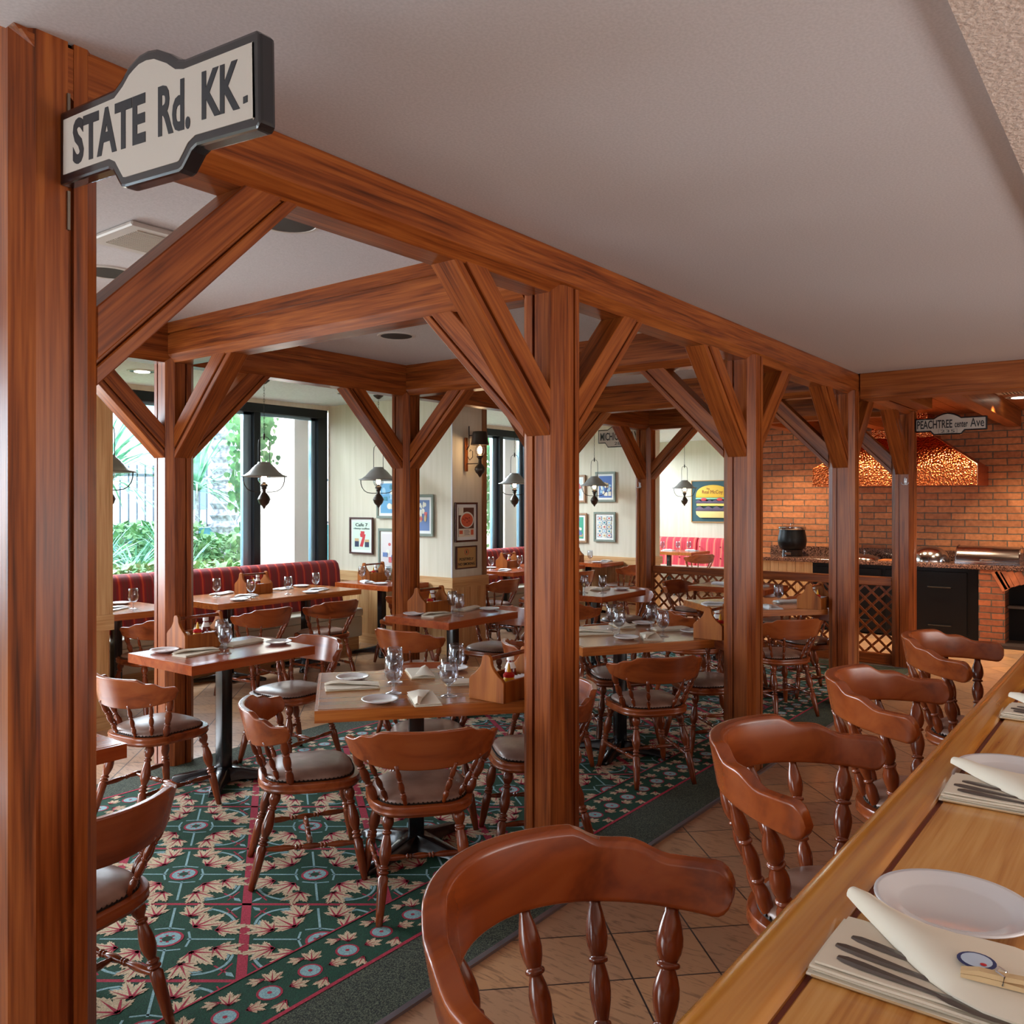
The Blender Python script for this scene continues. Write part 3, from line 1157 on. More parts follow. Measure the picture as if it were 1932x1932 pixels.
def shrub(loc, sx, sy, h, n, lab):
    rnd = random.Random(n)
    e = empty('leafy_shrub', loc, 0, lab, 'shrub')
    f = MB()
    for i in range(n):
        a, q = rnd.uniform(0, 2 * PI), rnd.random() ** .5
        z_ = h * rnd.random() ** .8
        c_ = Vector((sx * q * math.cos(a), sy * q * math.sin(a), z_ + .05))
        d1 = Vector((rnd.uniform(-1, 1), rnd.uniform(-1, 1), rnd.uniform(-.6, 1))).normalized() * rnd.uniform(.04, .09)
        d2 = d1.cross(Vector((rnd.uniform(-1, 1), rnd.uniform(-1, 1), 1))).normalized() * d1.length * .45
        f.f(f.vs([c_ - d1, c_ + d2, c_ + d1, c_ - d2]))
    f.build('foliage', LEAFS[1], e)
    b_ = MB()
    for i in range(7):
        a = i * .9
        b_.tube([(0, 0, 0), (sx * .3 * math.cos(a), sy * .3 * math.sin(a), h * .5), (sx * .7 * math.cos(a), sy * .7 * math.sin(a), h * .95)], [.02, .014, .006], 5)
    b_.build('stem', PALMB, e)


shrub((5.0, 8.9, -.12), .5, .3, 1.0, 1500, 'light green leafy shrub at the foot of the leftmost pane')
shrub((5.9, 8.95, -.12), .42, .3, .95, 1400, 'light green leafy shrub at the foot of the pane right of the post')
shrub((7.4, 11.0, -.12), .9, .5, 1.2, 2200, 'broad leafy shrub further out in the garden')
shrub((6.2, 10.9, -.12), .8, .5, 1.4, 2200, 'tall leafy shrub behind the left dracaena')


def vine(loc, L, lab, spread=.16):
    e = empty('hanging_vine', loc, 0, lab, 'vine')
    rnd = random.Random(int(loc[0] * 100))
    s_ = MB()
    f = MB()
    for k_ in range(5):
        x = rnd.uniform(-spread, spread)
        pts = [(x + .04 * math.sin(i * 1.3 + k_), rnd.uniform(-.05, .05), -L * (.6 + .1 * k_) * i / 9) for i in range(10)]
        s_.tube(pts, .004, 4)
        for p in pts:
            for q in range(9):
                a = rnd.uniform(0, 2 * PI)
                c_ = Vector(p) + Vector((rnd.uniform(-.09, .09), rnd.uniform(-.06, .06), rnd.uniform(-.12, .12)))
                r_ = rnd.uniform(.025, .06)
                t = rnd.uniform(-.5, .5)
                pts2 = [(0, 1), (.55, .55), (.75, 0), (.3, -.5), (0, -.35), (-.3, -.5), (-.75, 0), (-.55, .55)]
                f.f(f.vs([c_ + Vector((math.cos(t) * u_ * r_, math.sin(a) * r_ * .5 * u_, -v_ * r_)) for u_, v_ in pts2]))
    s_.build('stem', LEAFS[1], e)
    f.build('foliage', LEAFS[1], e)


tb_ = MB().box(3.2, 8.28, 2.95, 14.7, 8.34, 3.0).build('trellis_bar', plain('trellis_grey', srgb(150, 150, 150), .6))
tag(tb_, 'grey trellis bar outside above the windows', 'bar')
vine((5.80, 8.31, 2.95), 1.9, 'green vine hanging outside left of the first window mullion')
vine((6.10, 8.31, 2.95), .9, 'short green vine in front of the beige outside wall', .1)
vine((10.25, 8.31, 2.95), 1.9, 'green vine hanging outside the second window')

# ================================================================= CHAIRS
def bez(a, b, t):
    return a + (b - a) * t


def bead(t, w_, r0, r1):
    """a small turned ring centred at t"""
    return [(t - w_, r0), (t - w_ * .7, r0 + (r1 - r0) * .75), (t - w_ * .3, r1), (t + w_ * .3, r1), (t + w_ * .7, r0 + (r1 - r0) * .75), (t + w_, r0)]


def swell(t0, t1, r0, rm, r1, peak=.5, n=6):
    out = []
    for i in range(n + 1):
        q = i / n
        if q < peak:
            k = math.sin(q / peak * PI / 2)
            r = r0 + (rm - r0) * k
        else:
            k = math.sin((1 - q) / (1 - peak) * PI / 2)
            r = r1 + (rm - r1) * k
        out.append((t0 + (t1 - t0) * q, r))
    return out


LEGP = [(0, .015)] + swell(.02, .155, .017, .0245, .014, .5) + bead(.185, .018, .013, .019) + swell(.21, .47, .014, .0245, .014, .62) + bead(.50, .016, .013, .020) + bead(.54, .016, .014, .021) + [(.565, .014), (.585, .021), (.72, .020), (.88, .017), (1, .013)]
SPP = [(0, .0085), (.14, .0085)] + swell(.16, .31, .008, .012, .008, .6, 5) + bead(.335, .014, .0075, .0105) + swell(.36, .60, .0075, .0125, .0075, .5, 6) + bead(.635, .014, .0075, .0105) + swell(.66, .86, .0075, .0115, .008, .4, 5) + [(1, .008)]
SPH = [(0, .011)] + swell(.03, .30, .012, .0185, .0105, .6) + bead(.325, .018, .011, .0155) + swell(.35, .62, .0115, .0185, .011, .55) + bead(.645, .018, .011, .0165) + swell(.67, .93, .013, .0190, .010, .35) + [(1, .010)]
STP = [(0, .007)] + swell(.04, .33, .008, .0135, .007, .65) + bead(.355, .014, .007, .012) + bead(.39, .014, .007, .011) + swell(.41, .59, .0085, .0135, .0085, .5) + bead(.61, .014, .007, .011) + bead(.645, .014, .007, .012) + swell(.67, .96, .007, .0135, .008, .35) + [(1, .007)]


def hiseg(p):
    return p


def rail_mesh(hw, yb, depth, zc_b, zc_t, ze_b, ze_t, th=.028, lean=.02, n=57, big=False):
    """U shaped back rail with the scalloped top of a mates chair"""
    mb = MB()
    ls = []
    for i in range(n):
        t = -1 + 2 * i / (n - 1)
        t = math.copysign(1 - (1 - abs(t)) ** 1.35, t)
        a = t * 1.32
        x = hw * math.sin(a) / math.sin(1.32)
        y = yb + depth * (1 - math.cos(a)) / (1 - math.cos(1.32))
        tx, ty = hw * math.cos(a), depth * math.sin(a) / (1 - math.cos(1.32)) * math.sin(1.32)
        L = math.hypot(tx, ty)
        nx, ny = -ty / L, tx / L
        s_ = abs(t)
        # top edge outline
        if s_ < .42:
            k_ = 0.0
        elif s_ < .56:
            k_ = (1 - math.cos((s_ - .42) / .14 * PI)) / 2 * .5
        elif s_ < .64:
            k_ = .5
        elif s_ < .80:
            k_ = .5 + (1 - math.cos((s_ - .64) / .16 * PI)) / 2 * .5
        else:
            k_ = 1.0
        zt = zc_t + (ze_t - zc_t) * k_
        zb = zc_b + (ze_b - zc_b) * (s_ ** 2.2)
        end = 1.0
        if s_ > .94:
            end = math.sqrt(max(0.03, 1 - ((s_ - .94) / .062) ** 2))
        zm, hh = (zt + zb) / 2, (zt - zb) / 2 * end
        tw = th / 2 * (0.75 + 0.25 * end)
        r = min(tw * .42, hh * .5)
        sec = []
        for (qx, qz, a0) in ((-1, -1, PI), (1, -1, PI * 1.5), (1, 1, 0.0), (-1, 1, PI * .5)):
            cx_, cz_ = qx * (tw - r), qz * (hh - r)
            e_ = .35 * r
            arc = [(cx_ + r * math.cos(a0 + PI / 2 * k_ / 3), cz_ + r * math.sin(a0 + PI / 2 * k_ / 3)) for k_ in range(4)]
            d0 = (-math.sin(a0), math.cos(a0))
            d1 = (-math.sin(a0 + PI / 2), math.cos(a0 + PI / 2))
            sec += [(arc[0][0] - d0[0] * e_, arc[0][1] - d0[1] * e_)] + arc + [(arc[3][0] + d1[0] * e_, arc[3][1] + d1[1] * e_)]
        ls.append([(x + nx * o_ - nx * lean * q / max(hh, .01) * (1 - s_ * .5), y + ny * o_ - ny * lean * q / max(hh, .01) * (1 - s_ * .5), zm + q) for o_, q in sec])
    return mb.loops(ls)


def rail_pt(hw, yb, depth, t):
    a = t * 1.32
    return hw * math.sin(a) / math.sin(1.32), yb + depth * (1 - math.cos(a)) / (1 - math.cos(1.32))


def seat_outline(wf, wb, d, y0, n=36, p=3.2):
    out = []
    for i in range(n):
        a = 2 * PI * i / n
        cx, sy = math.cos(a), math.sin(a)
        x = abs(cx) ** (2 / p) * (1 if cx > 0 else -1)
        y = abs(sy) ** (2 / p) * (1 if sy > 0 else -1)
        hwid = wb / 2 + (wf / 2 - wb / 2) * (y + 1) / 2
        out.append((x * hwid, y0 + y * d / 2))
    return out


def seat_parts(t, wf, wb, d, y0, zs, p=3.2):
    o = seat_outline(wf, wb, d, y0, 40, p)
    cy = y0

    def ring(k_, z):
        return [((x) * k_, cy + (y - cy) * k_, z) for x, y in o]
    MB().loops([ring(.90, zs - .045), ring(.97, zs - .040), ring(1.0, zs - .028), ring(.985, zs - .018), ring(1.0, zs - .008), ring(.985, zs), ring(.90, zs + .002)]).build('seat', CHW, t, smooth=True)
    cu = MB().loops([ring(.865, zs - .002), ring(.865, zs + .010), ring(.83, zs + .022), ring(.74, zs + .032), ring(.55, zs + .040), ring(.25, zs + .044)]).build('cushion', LEATHER, t, smooth='all')
    nb = MB()
    rr = ring(.872, zs + .006)
    m_ = 72
    import itertools
    per = [Vector(q) for q in rr]
    ls = [0]
    for i in range(len(per)):
        ls.append(ls[-1] + (per[(i + 1) % len(per)] - per[i]).length)
    for k_ in range(m_):
        s_ = ls[-1] * k_ / m_
        i = max(j for j in range(len(per)) if ls[j] <= s_)
        f_ = (s_ - ls[i]) / max(1e-6, ls[i + 1] - ls[i])
        c_ = per[i].lerp(per[(i + 1) % len(per)], f_)
        r_ = .0062
        top = nb.vs([c_ + Vector((0, 0, r_))])[0]
        rg = nb.vs([c_ + Vector((r_ * math.cos(a * PI / 2), r_ * math.sin(a * PI / 2), 0)) for a in range(4)])
        for a in range(4):
            nb.f([rg[a], rg[(a + 1) % 4], top])
    nb.tube([(q[0], q[1], q[2] - .003) for q in rr], .004, 4, True)
    nb.build('nailhead_trim', NAILS, cu)


def make_chair():
    t = empty('dining_chair', (0, 0, 0), 0, None, 'chair')
    zs = .425
    seat_parts(t, .46, .40, .43, 0.0, zs)
    rail_mesh(.285, -.265, .17, .578, .732, .628, .690).build('back_rail', CHW, t, smooth=True)
    for s_ in (-1, 1):
        MB().turned((s_ * .155, .15, zs - .035), (s_ * .215, .215, 0), LEGP, 10).build('leg', CHZ, t, smooth='all')
        MB().turned((s_ * .135, -.14, zs - .035), (s_ * .178, -.245, 0), LEGP, 10).build('leg', CHZ, t, smooth='all')
    for s_ in (-1, 1):
        MB().turned((s_ * .196, .196, .155), (s_ * .160, -.205, .155), STP, 8).build('stretcher', CHZ, t, smooth='all')
    MB().turned((-.178, -.005, .155), (.178, -.005, .155), STP, 8).build('stretcher', CHZ, t, smooth='all')
    for tt in (-.30, .30, -.62, .62):
        x, y = rail_pt(.285, -.265, .17, tt)
        MB().turned((x * .62, -.175 - .0 + (abs(tt) > .5) * .045, zs - .01), (x, y, .60 if abs(tt) < .5 else .615), SPP, 8).build('spindle', CHZ, t, smooth='all')
    for tt in (-.90, .90):
        x, y = rail_pt(.285, -.265, .17, tt)
        MB().turned((x * .66, -.085, zs - .01), (x, y, .645), SPH, 8).build('spindle', CHZ, t, smooth='all')
    return t


def make_stool():
    t = empty('bar_stool', (0, 0, 0), 0, None, 'bar stool')
    zs = .655
    seat_parts(t, .43, .43, .41, 0.02, zs, 2.3)
    rail_mesh(.30, -.255, .30, .925, 1.040, .905, .990, th=.036, lean=.012, n=65).build('back_rail', CHW, t, smooth=True)
    for tt in (-.22, .22, -.52, .52):
        x, y = rail_pt(.30, -.255, .30, tt)
        MB().turned((x * .66, y * .60, zs - .01), (x, y, .93), SPH, 14).build('spindle', CHZ, t, smooth='all')
    for tt in (-.80, .80):
        x, y = rail_pt(.30, -.255, .30, tt)
        MB().turned((x * .68, y * .6, zs - .01), (x, y, .92), [(a, b * 1.25) for a, b in SPH], 14).build('spindle', CHZ, t, smooth='all')
    MB().lathe([(.10, zs - .075), (.12, zs - .07), (.12, zs - .045), (.09, zs - .044)], 20).build('swivel', BLACKM, t, smooth=True)
    for sx in (-1, 1):
        for sy in (-1, 1):
            MB().turned((sx * .09, sy * .09, zs - .07), (sx * .20, sy * .20, 0), [(a, b * 1.1) for a, b in LEGP], 10).build('leg', CHZ, t, smooth='all')
    for z_, k_ in ((.22, .168),):
        for a, b in (((-1, -1), (1, -1)), ((-1, 1), (1, 1)), ((-1, -1), (-1, 1)), ((1, -1), (1, 1))):
            MB().turned((a[0] * k_, a[1] * k_, z_), (b[0] * k_, b[1] * k_, z_), STP, 8).build('stretcher', CHZ, t, smooth='all')
    return t


CHAIR = Proto(make_chair)
STOOL = Proto(make_stool)


def chair(x, y, deg, lab, group=None):
    """deg: direction the sitter faces, measured from +X"""
    return CHAIR.put((x, y, 0.007), math.radians(deg - 90), lab, group)


# ================================================================= TABLES
def make_table(w_, d_, top, npost=1, name='dining_table'):
    """table centred on its origin, long side on local X"""
    t = empty(name, (0, 0, 0), 0, None, 'table')
    hw, hd = w_ / 2, d_ / 2
    MB().box(-hw + .012, -hd + .012, .735, hw - .012, hd - .012, .7515).build('table_top', top, t, bevel=.002)
    e = MB()
    e.box(-hw, -hd, .700, hw, -hd + .012, .750).box(-hw, hd - .012, .700, hw, hd, .750)
    e.box(-hw, -hd + .012, .700, -hw + .012, hd - .012, .750).box(hw - .012, -hd + .012, .700, hw, hd - .012, .750)
    e.box(-hw + .012, -hd + .012, .700, hw - .012, hd - .012, .735)
    e.build('edge_band', TEDGE if top is TTOP else TTOPR, t)
    for k_ in range(npost):
        cx = 0 if npost == 1 else (-w_ * .27 if k_ == 0 else w_ * .27)
        MB().box(cx - .035, -.035, .05, cx + .035, .035, .70).build('column', BLACKM, t, bevel=.01, seg=2, smooth=True)
        b = MB()
        for a in range(4):
            an = a * PI / 2 + PI / 4
            c_, s_ = math.cos(an), math.sin(an)
            Rr = .33 if d_ > .7 else .28
            ls = []
            for q, (hwid, z0, z1) in ((.02, (.055, .0, .085)), (.10, (.045, .012, .07)), (.20, (.034, .010, .050)), (.28, (.034, .0, .036)), (Rr, (.022, .0, .022))):
                ls.append([(cx + c_ * q - s_ * hwid, s_ * q + c_ * hwid, z0), (cx + c_ * q + s_ * hwid, s_ * q - c_ * hwid, z0), (cx + c_ * q + s_ * hwid * .6, s_ * q - c_ * hwid * .6, z1), (cx + c_ * q - s_ * hwid * .6, s_ * q + c_ * hwid * .6, z1)])
            b.loops(ls)
        b.build('base', BLACKM, t, bevel=.004, smooth=True)
    return t


AANG = math.degrees(math.atan2(-.656, .755))   # direction of the long side of the turned tables
avec = Vector((.755, -.656, 0))
bvec = Vector((.656, .755, 0))
BIG = Proto(lambda: make_table(.89, .79, TTOP))
SMALLR = Proto(lambda: make_table(.80, .63, TTOPR))


def big_centre(A):
    return Vector((A[0], A[1], 0)) + avec * .445 + bvec * .395


C1 = big_centre((2.25, 2.73))
C5 = Vector((4.17 + .845 * .445 + .535 * .395, 2.68 - .535 * .445 + .845 * .395, 0))
C8 = big_centre((6.25, 2.72))
TD = {
    1: 'the nearest full table',
    2: 'the table before the back-left post',
    3: 'the long table under the first window',
    4: 'the reddish table by the middle back post',
    5: 'the table left of the third aisle post',
    6: 'the table right of the second aisle post',
    8: 'the table left of the fourth aisle post',
    9: 'the far table by the lattice',
    0: 'the cut-off table at the left edge',
    11: 'the table under the coffee poster',
    12: 'the table beyond the brass plaque',
    13: 'the table at the far left window',
    15: 'the table under the far prints',
    10: 'the table below the burger picture',
    14: 'the short table by the pier',
}
BIG.put((C1.x, C1.y, .007), math.radians(AANG), 'square varnished table nearest the camera, set for four, big caddy at its right end')
BIG.put((C5.x, C5.y, .007), math.radians(-32.4), 'varnished table set for four, standing between the second and third aisle posts')
BIG.put((C8.x, C8.y, .007), math.radians(AANG), 'varnished table set for four, standing between the third and fourth aisle posts')
SMALLR.put((2.88, 4.29, .007), 0, 'narrow reddish table with a caddy, in front of the back-left post')
SMALLR.put((4.86, 4.29, .007), 0, 'narrow reddish table in front of the middle back post')
SMALLR.put((6.90, 4.29, .007), 0, 'narrow table just right of the second aisle post')
SMALLR.put((1.15, 3.20, .007), 0, 'dark oak table corner showing at the left edge behind the nearest post')
SMALLR.put((8.28, 3.45, .007), math.radians(90), 'far table beside the lattice rail')


def single(w_, d_, x, y, lab, top=TTOP, n=1, z=0):
    t = make_table(w_, d_, top, n)
    t.location = (x, y, z)
    t['label'] = lab


single(1.60, .78, 4.95, 6.66, 'long light oak banquette table with two black pedestals under the first window', TTOP, 2)
single(.60, .80, 6.37, 6.63, 'small table beside the wall with the coffee poster', TTOPR)
single(1.60, .78, 9.01, 6.66, 'banquette table beyond the pier with the no smoking plaque', TTOPR, 2)
single(.62, .72, 7.58, 6.62, 'short table end showing beside the panelled pier', TTOPR)
single(.68, .72, 3.50, 6.68, 'banquette table seen between the leftmost pier and the back-left post')
single(.62, .80, 10.42, 6.60, 'table under the framed food prints on the far side wall', TTOPR)
single(.75, 1.20, 13.62, 6.95, 'far table in front of the coral striped bench')

# ---- chairs
chair(2.535, 2.415, 49, 'walnut chair seen from behind at the near side of ' + TD[1])
chair(2.43, 2.985, -35, 'walnut chair at the left end of ' + TD[1])
chair(3.17, 2.97, 229, 'walnut chair at the window side of ' + TD[1])
chair(3.26, 2.37, 139, 'walnut chair at the right end of ' + TD[1] )
chair(4.46, 2.42, 54, 'walnut chair at the near side of ' + TD[5])
chair(4.36, 3.05, -41, 'walnut chair at the left end of ' + TD[5])
chair(5.04, 2.95, 229, 'walnut chair at the far side of ' + TD[5])
chair(5.19, 2.37, 139, 'walnut chair at the right end of ' + TD[5] )
chair(6.43, 2.36, 54, 'walnut chair seen from behind between the third and fourth aisle posts')
chair(6.44, 3.08, -41, 'walnut chair at the left end of ' + TD[8])
chair(7.16, 3.04, 229, 'walnut chair at the far side of ' + TD[8])
chair(7.20, 2.40, 139, 'walnut chair at the right end of ' + TD[8] )
chair(2.40, 4.16, 6, 'walnut chair at the left end of ' + TD[2])
chair(3.36, 4.30, 184, 'walnut chair at the right end of ' + TD[2])
chair(4.36, 4.15, 4, 'walnut chair at the left end of ' + TD[4])
chair(5.34, 4.28, 184, 'walnut chair at the right end of ' + TD[4])
chair(6.36, 4.15, 4, 'walnut chair at the left end of ' + TD[6])
chair(7.40, 4.28, 184, 'walnut chair at the right end of ' + TD[6])
chair(1.20, 2.60, 104, 'walnut chair in the bottom left corner behind the nearest post')
chair(4.32, 6.02, 92, 'walnut chair at the left half of ' + TD[3])
chair(5.04, 6.00, 88, 'walnut chair at the right half of ' + TD[3])
chair(3.48, 6.12, 90, 'walnut chair at ' + TD[13])
chair(6.10, 6.02, 80, 'walnut chair at ' + TD[11] )
chair(7.60, 6.10, 90, 'walnut chair at ' + TD[14])
chair(8.42, 6.04, 90, 'walnut chair at the left half of ' + TD[12])
chair(9.12, 6.04, 90, 'walnut chair at the right half of ' + TD[12])
chair(10.46, 6.10, 90, 'walnut chair at ' + TD[15])
chair(8.22, 2.98, 85, 'walnut chair at the near side of ' + TD[9])
chair(8.55, 4.10, 262, 'walnut chair at the window side of ' + TD[9])
chair(8.62, 3.45, 182, 'walnut chair with its back against the lattice rail')
chair(13.3, 6.3, 60, 'walnut chair at ' + TD[10])

# ---- bar stools
for i, (x, dg, lab) in enumerate(((1.06, 0, 'nearest bar stool, big curved back rail in the bottom centre'), (2.04, 0, 'second bar stool from the camera, with the glossy curved armrest'),
                                  (2.93, 3, 'third bar stool from the camera along the counter'), (3.95, -3, 'farthest bar stool, by the end of the counter'))):
    STOOL.put((x, .62, 0.0), math.radians(180 + dg), lab)

# ================================================================= BANQUETTES
def bench(x0, x1, y0, y1, cuts, mat, lab, z0=0):
    e = empty('banquette_bench', (x0, y0, 0), 0, lab, 'bench')
    L = x1 - x0
    MB().box(0, .06, 0, L, y1 - y0, .14).build('plinth', WAIN['x'], e)
    MB().box(0, 0, .14, L, y1 - y0 - .05, .36).build('seat_base', CREAMV, e, bevel=.02, seg=2, smooth=True)
    MB().box(0, -.02, .36, L, y1 - y0 - .12, .45).build('seat_cushion', CREAMV, e, bevel=.03, seg=3, smooth=True)
    cs = [x0] + cuts + [x1]
    D = y1 - y0
    for a, b in zip(cs[:-1], cs[1:]):
        sec = [(D - .16, .44), (D - .10, .70), (D - .085, .86), (D - .06, .925), (D - .02, .955), (D + .04, .955), (D + .075, .93), (D + .085, .86), (D + .085, .44)]
        w_ = (b - a) / 2 - .006
        mb = MB()
        ls = []
        for k_, q in ((-1.0, .86), (-.985, .955), (-.95, 1.0), (.95, 1.0), (.985, .955), (1.0, .86)):
            cy_, cz_ = D, .70
            ls.append([(w_ * k_, cy_ + (yy - cy_) * q, .44 + (zz - .44) * (1 - (1 - q) * .35)) for yy, zz in sec])
        o = mb.loops(ls).build('back_cushion', mat, e, smooth=True)
        o.location = ((a + b) / 2 - x0, 0, 0)
    return e


bench(3.09, 6.42, 6.98, 7.42, [4.21, 5.17], UPHOL, 'red striped banquette bench under the first window')
bench(7.32, 10.5, 6.98, 7.42, [8.4, 9.45], UPHOL, 'red striped banquette bench under the second window')
b3 = bench(0.0, 2.9, 0, .46, [.95, 1.9], UPHOL2, 'coral striped buttoned bench below the burger picture')
b3.location = (14.05, 7.75, 0)
b3.rotation_euler = (0, 0, -PI / 2)
bt = MB()
for i in range(7):
    for z_ in (.60, .80):
        bt.lathe([(.016, -.012), (.014, .004), (.004, .008)], 8, (.22 + i * .4, .335, z_))
bt.build('buttons', plain('coral_button', srgb(150, 30, 44), .6), b3, smooth=True)

# ================================================================= TABLEWARE
def make_goblet():
    o = MB()
    outer = [(.036, 0.0), (.036, .003), (.012, .008), (.006, .014), (.0075, .022), (.006, .028), (.009, .036), (.006, .044), (.008, .050), (.020, .056), (.034, .072), (.0405, .095), (.0405, .115), (.037, .140), (.0335, .163)]
    inner = [(.0320, .163), (.0355, .140), (.039, .115), (.039, .095), (.0325, .074), (.018, .060), (.003, .056)]
    o.lathe(outer + inner, 20)
    g = o.build('water_goblet', GLASS, smooth='all')
    g['category'] = 'glass'
    return g


def make_plate(r=.078):
    o = MB().lathe([(r * .55, 0), (r * .62, .003), (r * .93, .011), (r, .015), (r * .995, .0175), (r * .9, .0145), (r * .66, .0075), (r * .60, .006), (.0, .006)], 32)
    g = o.build('side_plate', CHINA, smooth='all')
    g['category'] = 'plate'
    return g


def make_napkin(L=.24, W=.115, cloth=CLOTH, big=False):
    """folded linen napkin with a diagonal top fold"""
    e = MB()
    rnd = random.Random(5)

    def sheet(x0, y0, x1, y1, z, wav):
        e.mi = 0
        nx = 6
        a, b = [], []
        for i in range(nx + 1):
            x = x0 + (x1 - x0) * i / nx
            dz = wav * math.sin(i * 1.7 + z * 900)
            a.append([(x, y0, z + dz), (x, y1, z + dz * .5), (x, y1, z + dz * .5 + .0022), (x, y0, z + dz + .0022)])
        e.loops(a)
    sheet(-L / 2, -W / 2, L / 2, W / 2, .0005, .0003)
    sheet(-L / 2 + .004, -W / 2 + .002, L / 2 - .002, W / 2 - .004, .0042, .0006)
    sheet(-L / 2 + .002, -W / 2 + .004, L / 2 - .006, W / 2 - .002, .0080, .0008)
    base = e.build('folded_napkin', cloth)
    base['category'] = 'napkin'
    h = MB()
    h.box(-L / 2, -W / 2 - .001, .0004, L / 2, -W / 2 + .004, .0028)
    h.box(L / 2 - .004, -W / 2, .0004, L / 2 + .001, W / 2, .0028)
    h.build('hem', HEM, base)
    # lifted diagonal fold
    f = MB()
    n = 9
    ls = []
    for i in range(n):
        t = i / (n - 1)
        x = -L / 2 + L * t
        yb = -W / 2 + W * (.82 - .70 * t)
        z_ = .013 + .012 * math.sin(PI * min(1, t * 1.15)) + .004 * math.sin(t * 9)
        ls.append([(x, yb, z_), (x, (yb + W / 2) / 2, z_ + .006), (x, W / 2, .012), (x, W / 2, .0105), (x, (yb + W / 2) / 2, z_ + .003), (x, yb, z_ - .0025)])
    f.loops(ls)
    f.build('top_fold', cloth, base, smooth=True)
    return base


def cut_mesh(kind):
    mb = MB()
    prof = [(0, .004, .002), (.01, .0075, .003), (.03, .0085, .003), (.07, .0055, .0025), (.095, .0035, .0022), (.11, .0035, .002)]
    if kind == 'knife':
        prof += [(.115, .007, .0014), (.16, .0085, .0012), (.20, .006, .001), (.215, .001, .0008)]
    else:
        prof += [(.125, .010, .0016), (.15, .012, .0014), (.17, .011, .0012), (.195, .003, .001)]
    ls = []
    for x, w_, h in prof:
        ls.append([(x, -w_, 0), (x, w_, 0), (x, w_ * .6, h), (x, -w_ * .6, h)])
    return mb.loops(ls)


def make_cut(kind):
    o = cut_mesh(kind).build('table_' + kind, CUTL, smooth=True)
    o['category'] = kind
    return o


GOB = Proto(make_goblet)
PLATE = Proto(make_plate)
NAPK = Proto(make_napkin)
NAPW = Proto(lambda: make_napkin(.22, .12, CLOTHW))
KNI = Proto(lambda: make_cut('knife'))
FOR_ = Proto(lambda: make_cut('fork'))
ZT = .7585    # surface of a table top standing on the carpet

POSN = ['near left', 'far left', 'near right', 'far right', 'middle']


def setting(tid, gob=(), plates=(), naps=(), z=ZT, white=False):
    for i, (x, y, w_) in enumerate(gob):
        GOB.put((x, y, z + .0005), random.uniform(0, 6), 'clear goblet, %s, on %s' % (w_, TD[tid]))
    for i, (x, y, w_) in enumerate(plates):
        PLATE.put((x, y, z + .0005), 0, 'white side plate %s of %s' % (w_, TD[tid]))
    for i, (x, y, dg, w_) in enumerate(naps):
        (NAPW if white else NAPK).put((x, y, z + .0005), math.radians(dg), 'folded linen napkin %s of %s' % (w_, TD[tid]))


setting(1, [(2.664, 2.70, 'front of the left pair'), (2.833, 2.861, 'back of the left pair'), (2.774, 2.471, 'front of the right pair'), (3.085, 2.70, 'back of the right pair')],
        [(2.76, 3.07, 'at the far left corner'), (2.516, 2.63, 'at the near edge'), (3.218, 2.84, 'behind the right glasses')],
        [(2.63, 2.93, -38, 'at the left'), (2.655, 2.505, 52, 'at the near edge'), (3.04, 2.90, 232, 'at the far edge'), (3.04, 2.575, 140, 'beside the caddy')])
for i, (x, y, dg, w_) in enumerate(((2.60, 2.90, -38, 'left'), (2.62, 2.55, -38, 'near'), (3.06, 2.91, 142, 'far'))):
    pass
setting(5, [(4.706, 2.752, 'front of the left pair'), (4.90, 2.92, 'back of the left pair'), (4.837, 2.511, 'front of the right pair'), (5.04, 2.70, 'back of the right pair')],
        [(4.606, 2.641, 'at the near left'), (5.22, 2.86, 'at the far edge'), (5.09, 2.43, 'left of the caddy')],
        [(4.64, 2.90, -41, 'at the left'), (4.74, 2.545, 35, 'at the near edge'), (5.05, 2.93, 229, 'at the far left'), (5.11, 2.60, 139, 'at the right')])
setting(8, [(6.86, 2.72, 'left one'), (6.96, 2.55, 'right one'), (6.76, 2.86, 'back one')],
        [(7.17, 2.40, 'left of the caddy'), (6.60, 2.70, 'at the left')],
        [(6.66, 2.50, 40, 'at the near edge'), (6.56, 2.92, -41, 'at the left end'), (7.12, 2.53, 139, 'at the right'), (7.00, 2.95, 229, 'at the far edge')], white=True)
setting(2, [(2.80, 4.16, 'front one'), (2.90, 4.34, 'back one')], [(2.62, 4.47, 'at the left'), (3.19, 4.20, 'at the right end')], [(2.70, 4.28, 8, 'at the left'), (3.05, 4.36, 188, 'at the right')])
setting(4, [(4.777, 4.156, 'front one'), (4.90, 4.33, 'back one')], [(4.61, 4.46, 'at the left'), (5.19, 4.20, 'at the right end')], [(4.69, 4.30, 8, 'at the left'), (5.10, 4.36, 188, 'at the right')])
setting(6, [(6.72, 4.30, 'left one'), (6.80, 4.15, 'right one')], [(7.18, 4.17, 'at the right end')], [(6.66, 4.42, 8, 'at the left'), (7.05, 4.33, 188, 'at the right')])
ZF = .7515
setting(3, [(4.476, 6.78, 'leftmost'), (4.612, 6.46, 'second from left'), (5.00, 6.44, 'third from left'), (5.44, 6.58, 'rightmost')],
        [(4.42, 6.36, 'at the near left'), (5.20, 6.36, 'at the near right'), (5.52, 6.90, 'at the far right')],
        [(4.62, 6.92, 200, 'at the far left'), (4.62, 6.54, 20, 'at the near left'), (5.24, 6.84, 200, 'at the far right'), (5.38, 6.47, 20, 'at the near right')], z=ZF, white=True)
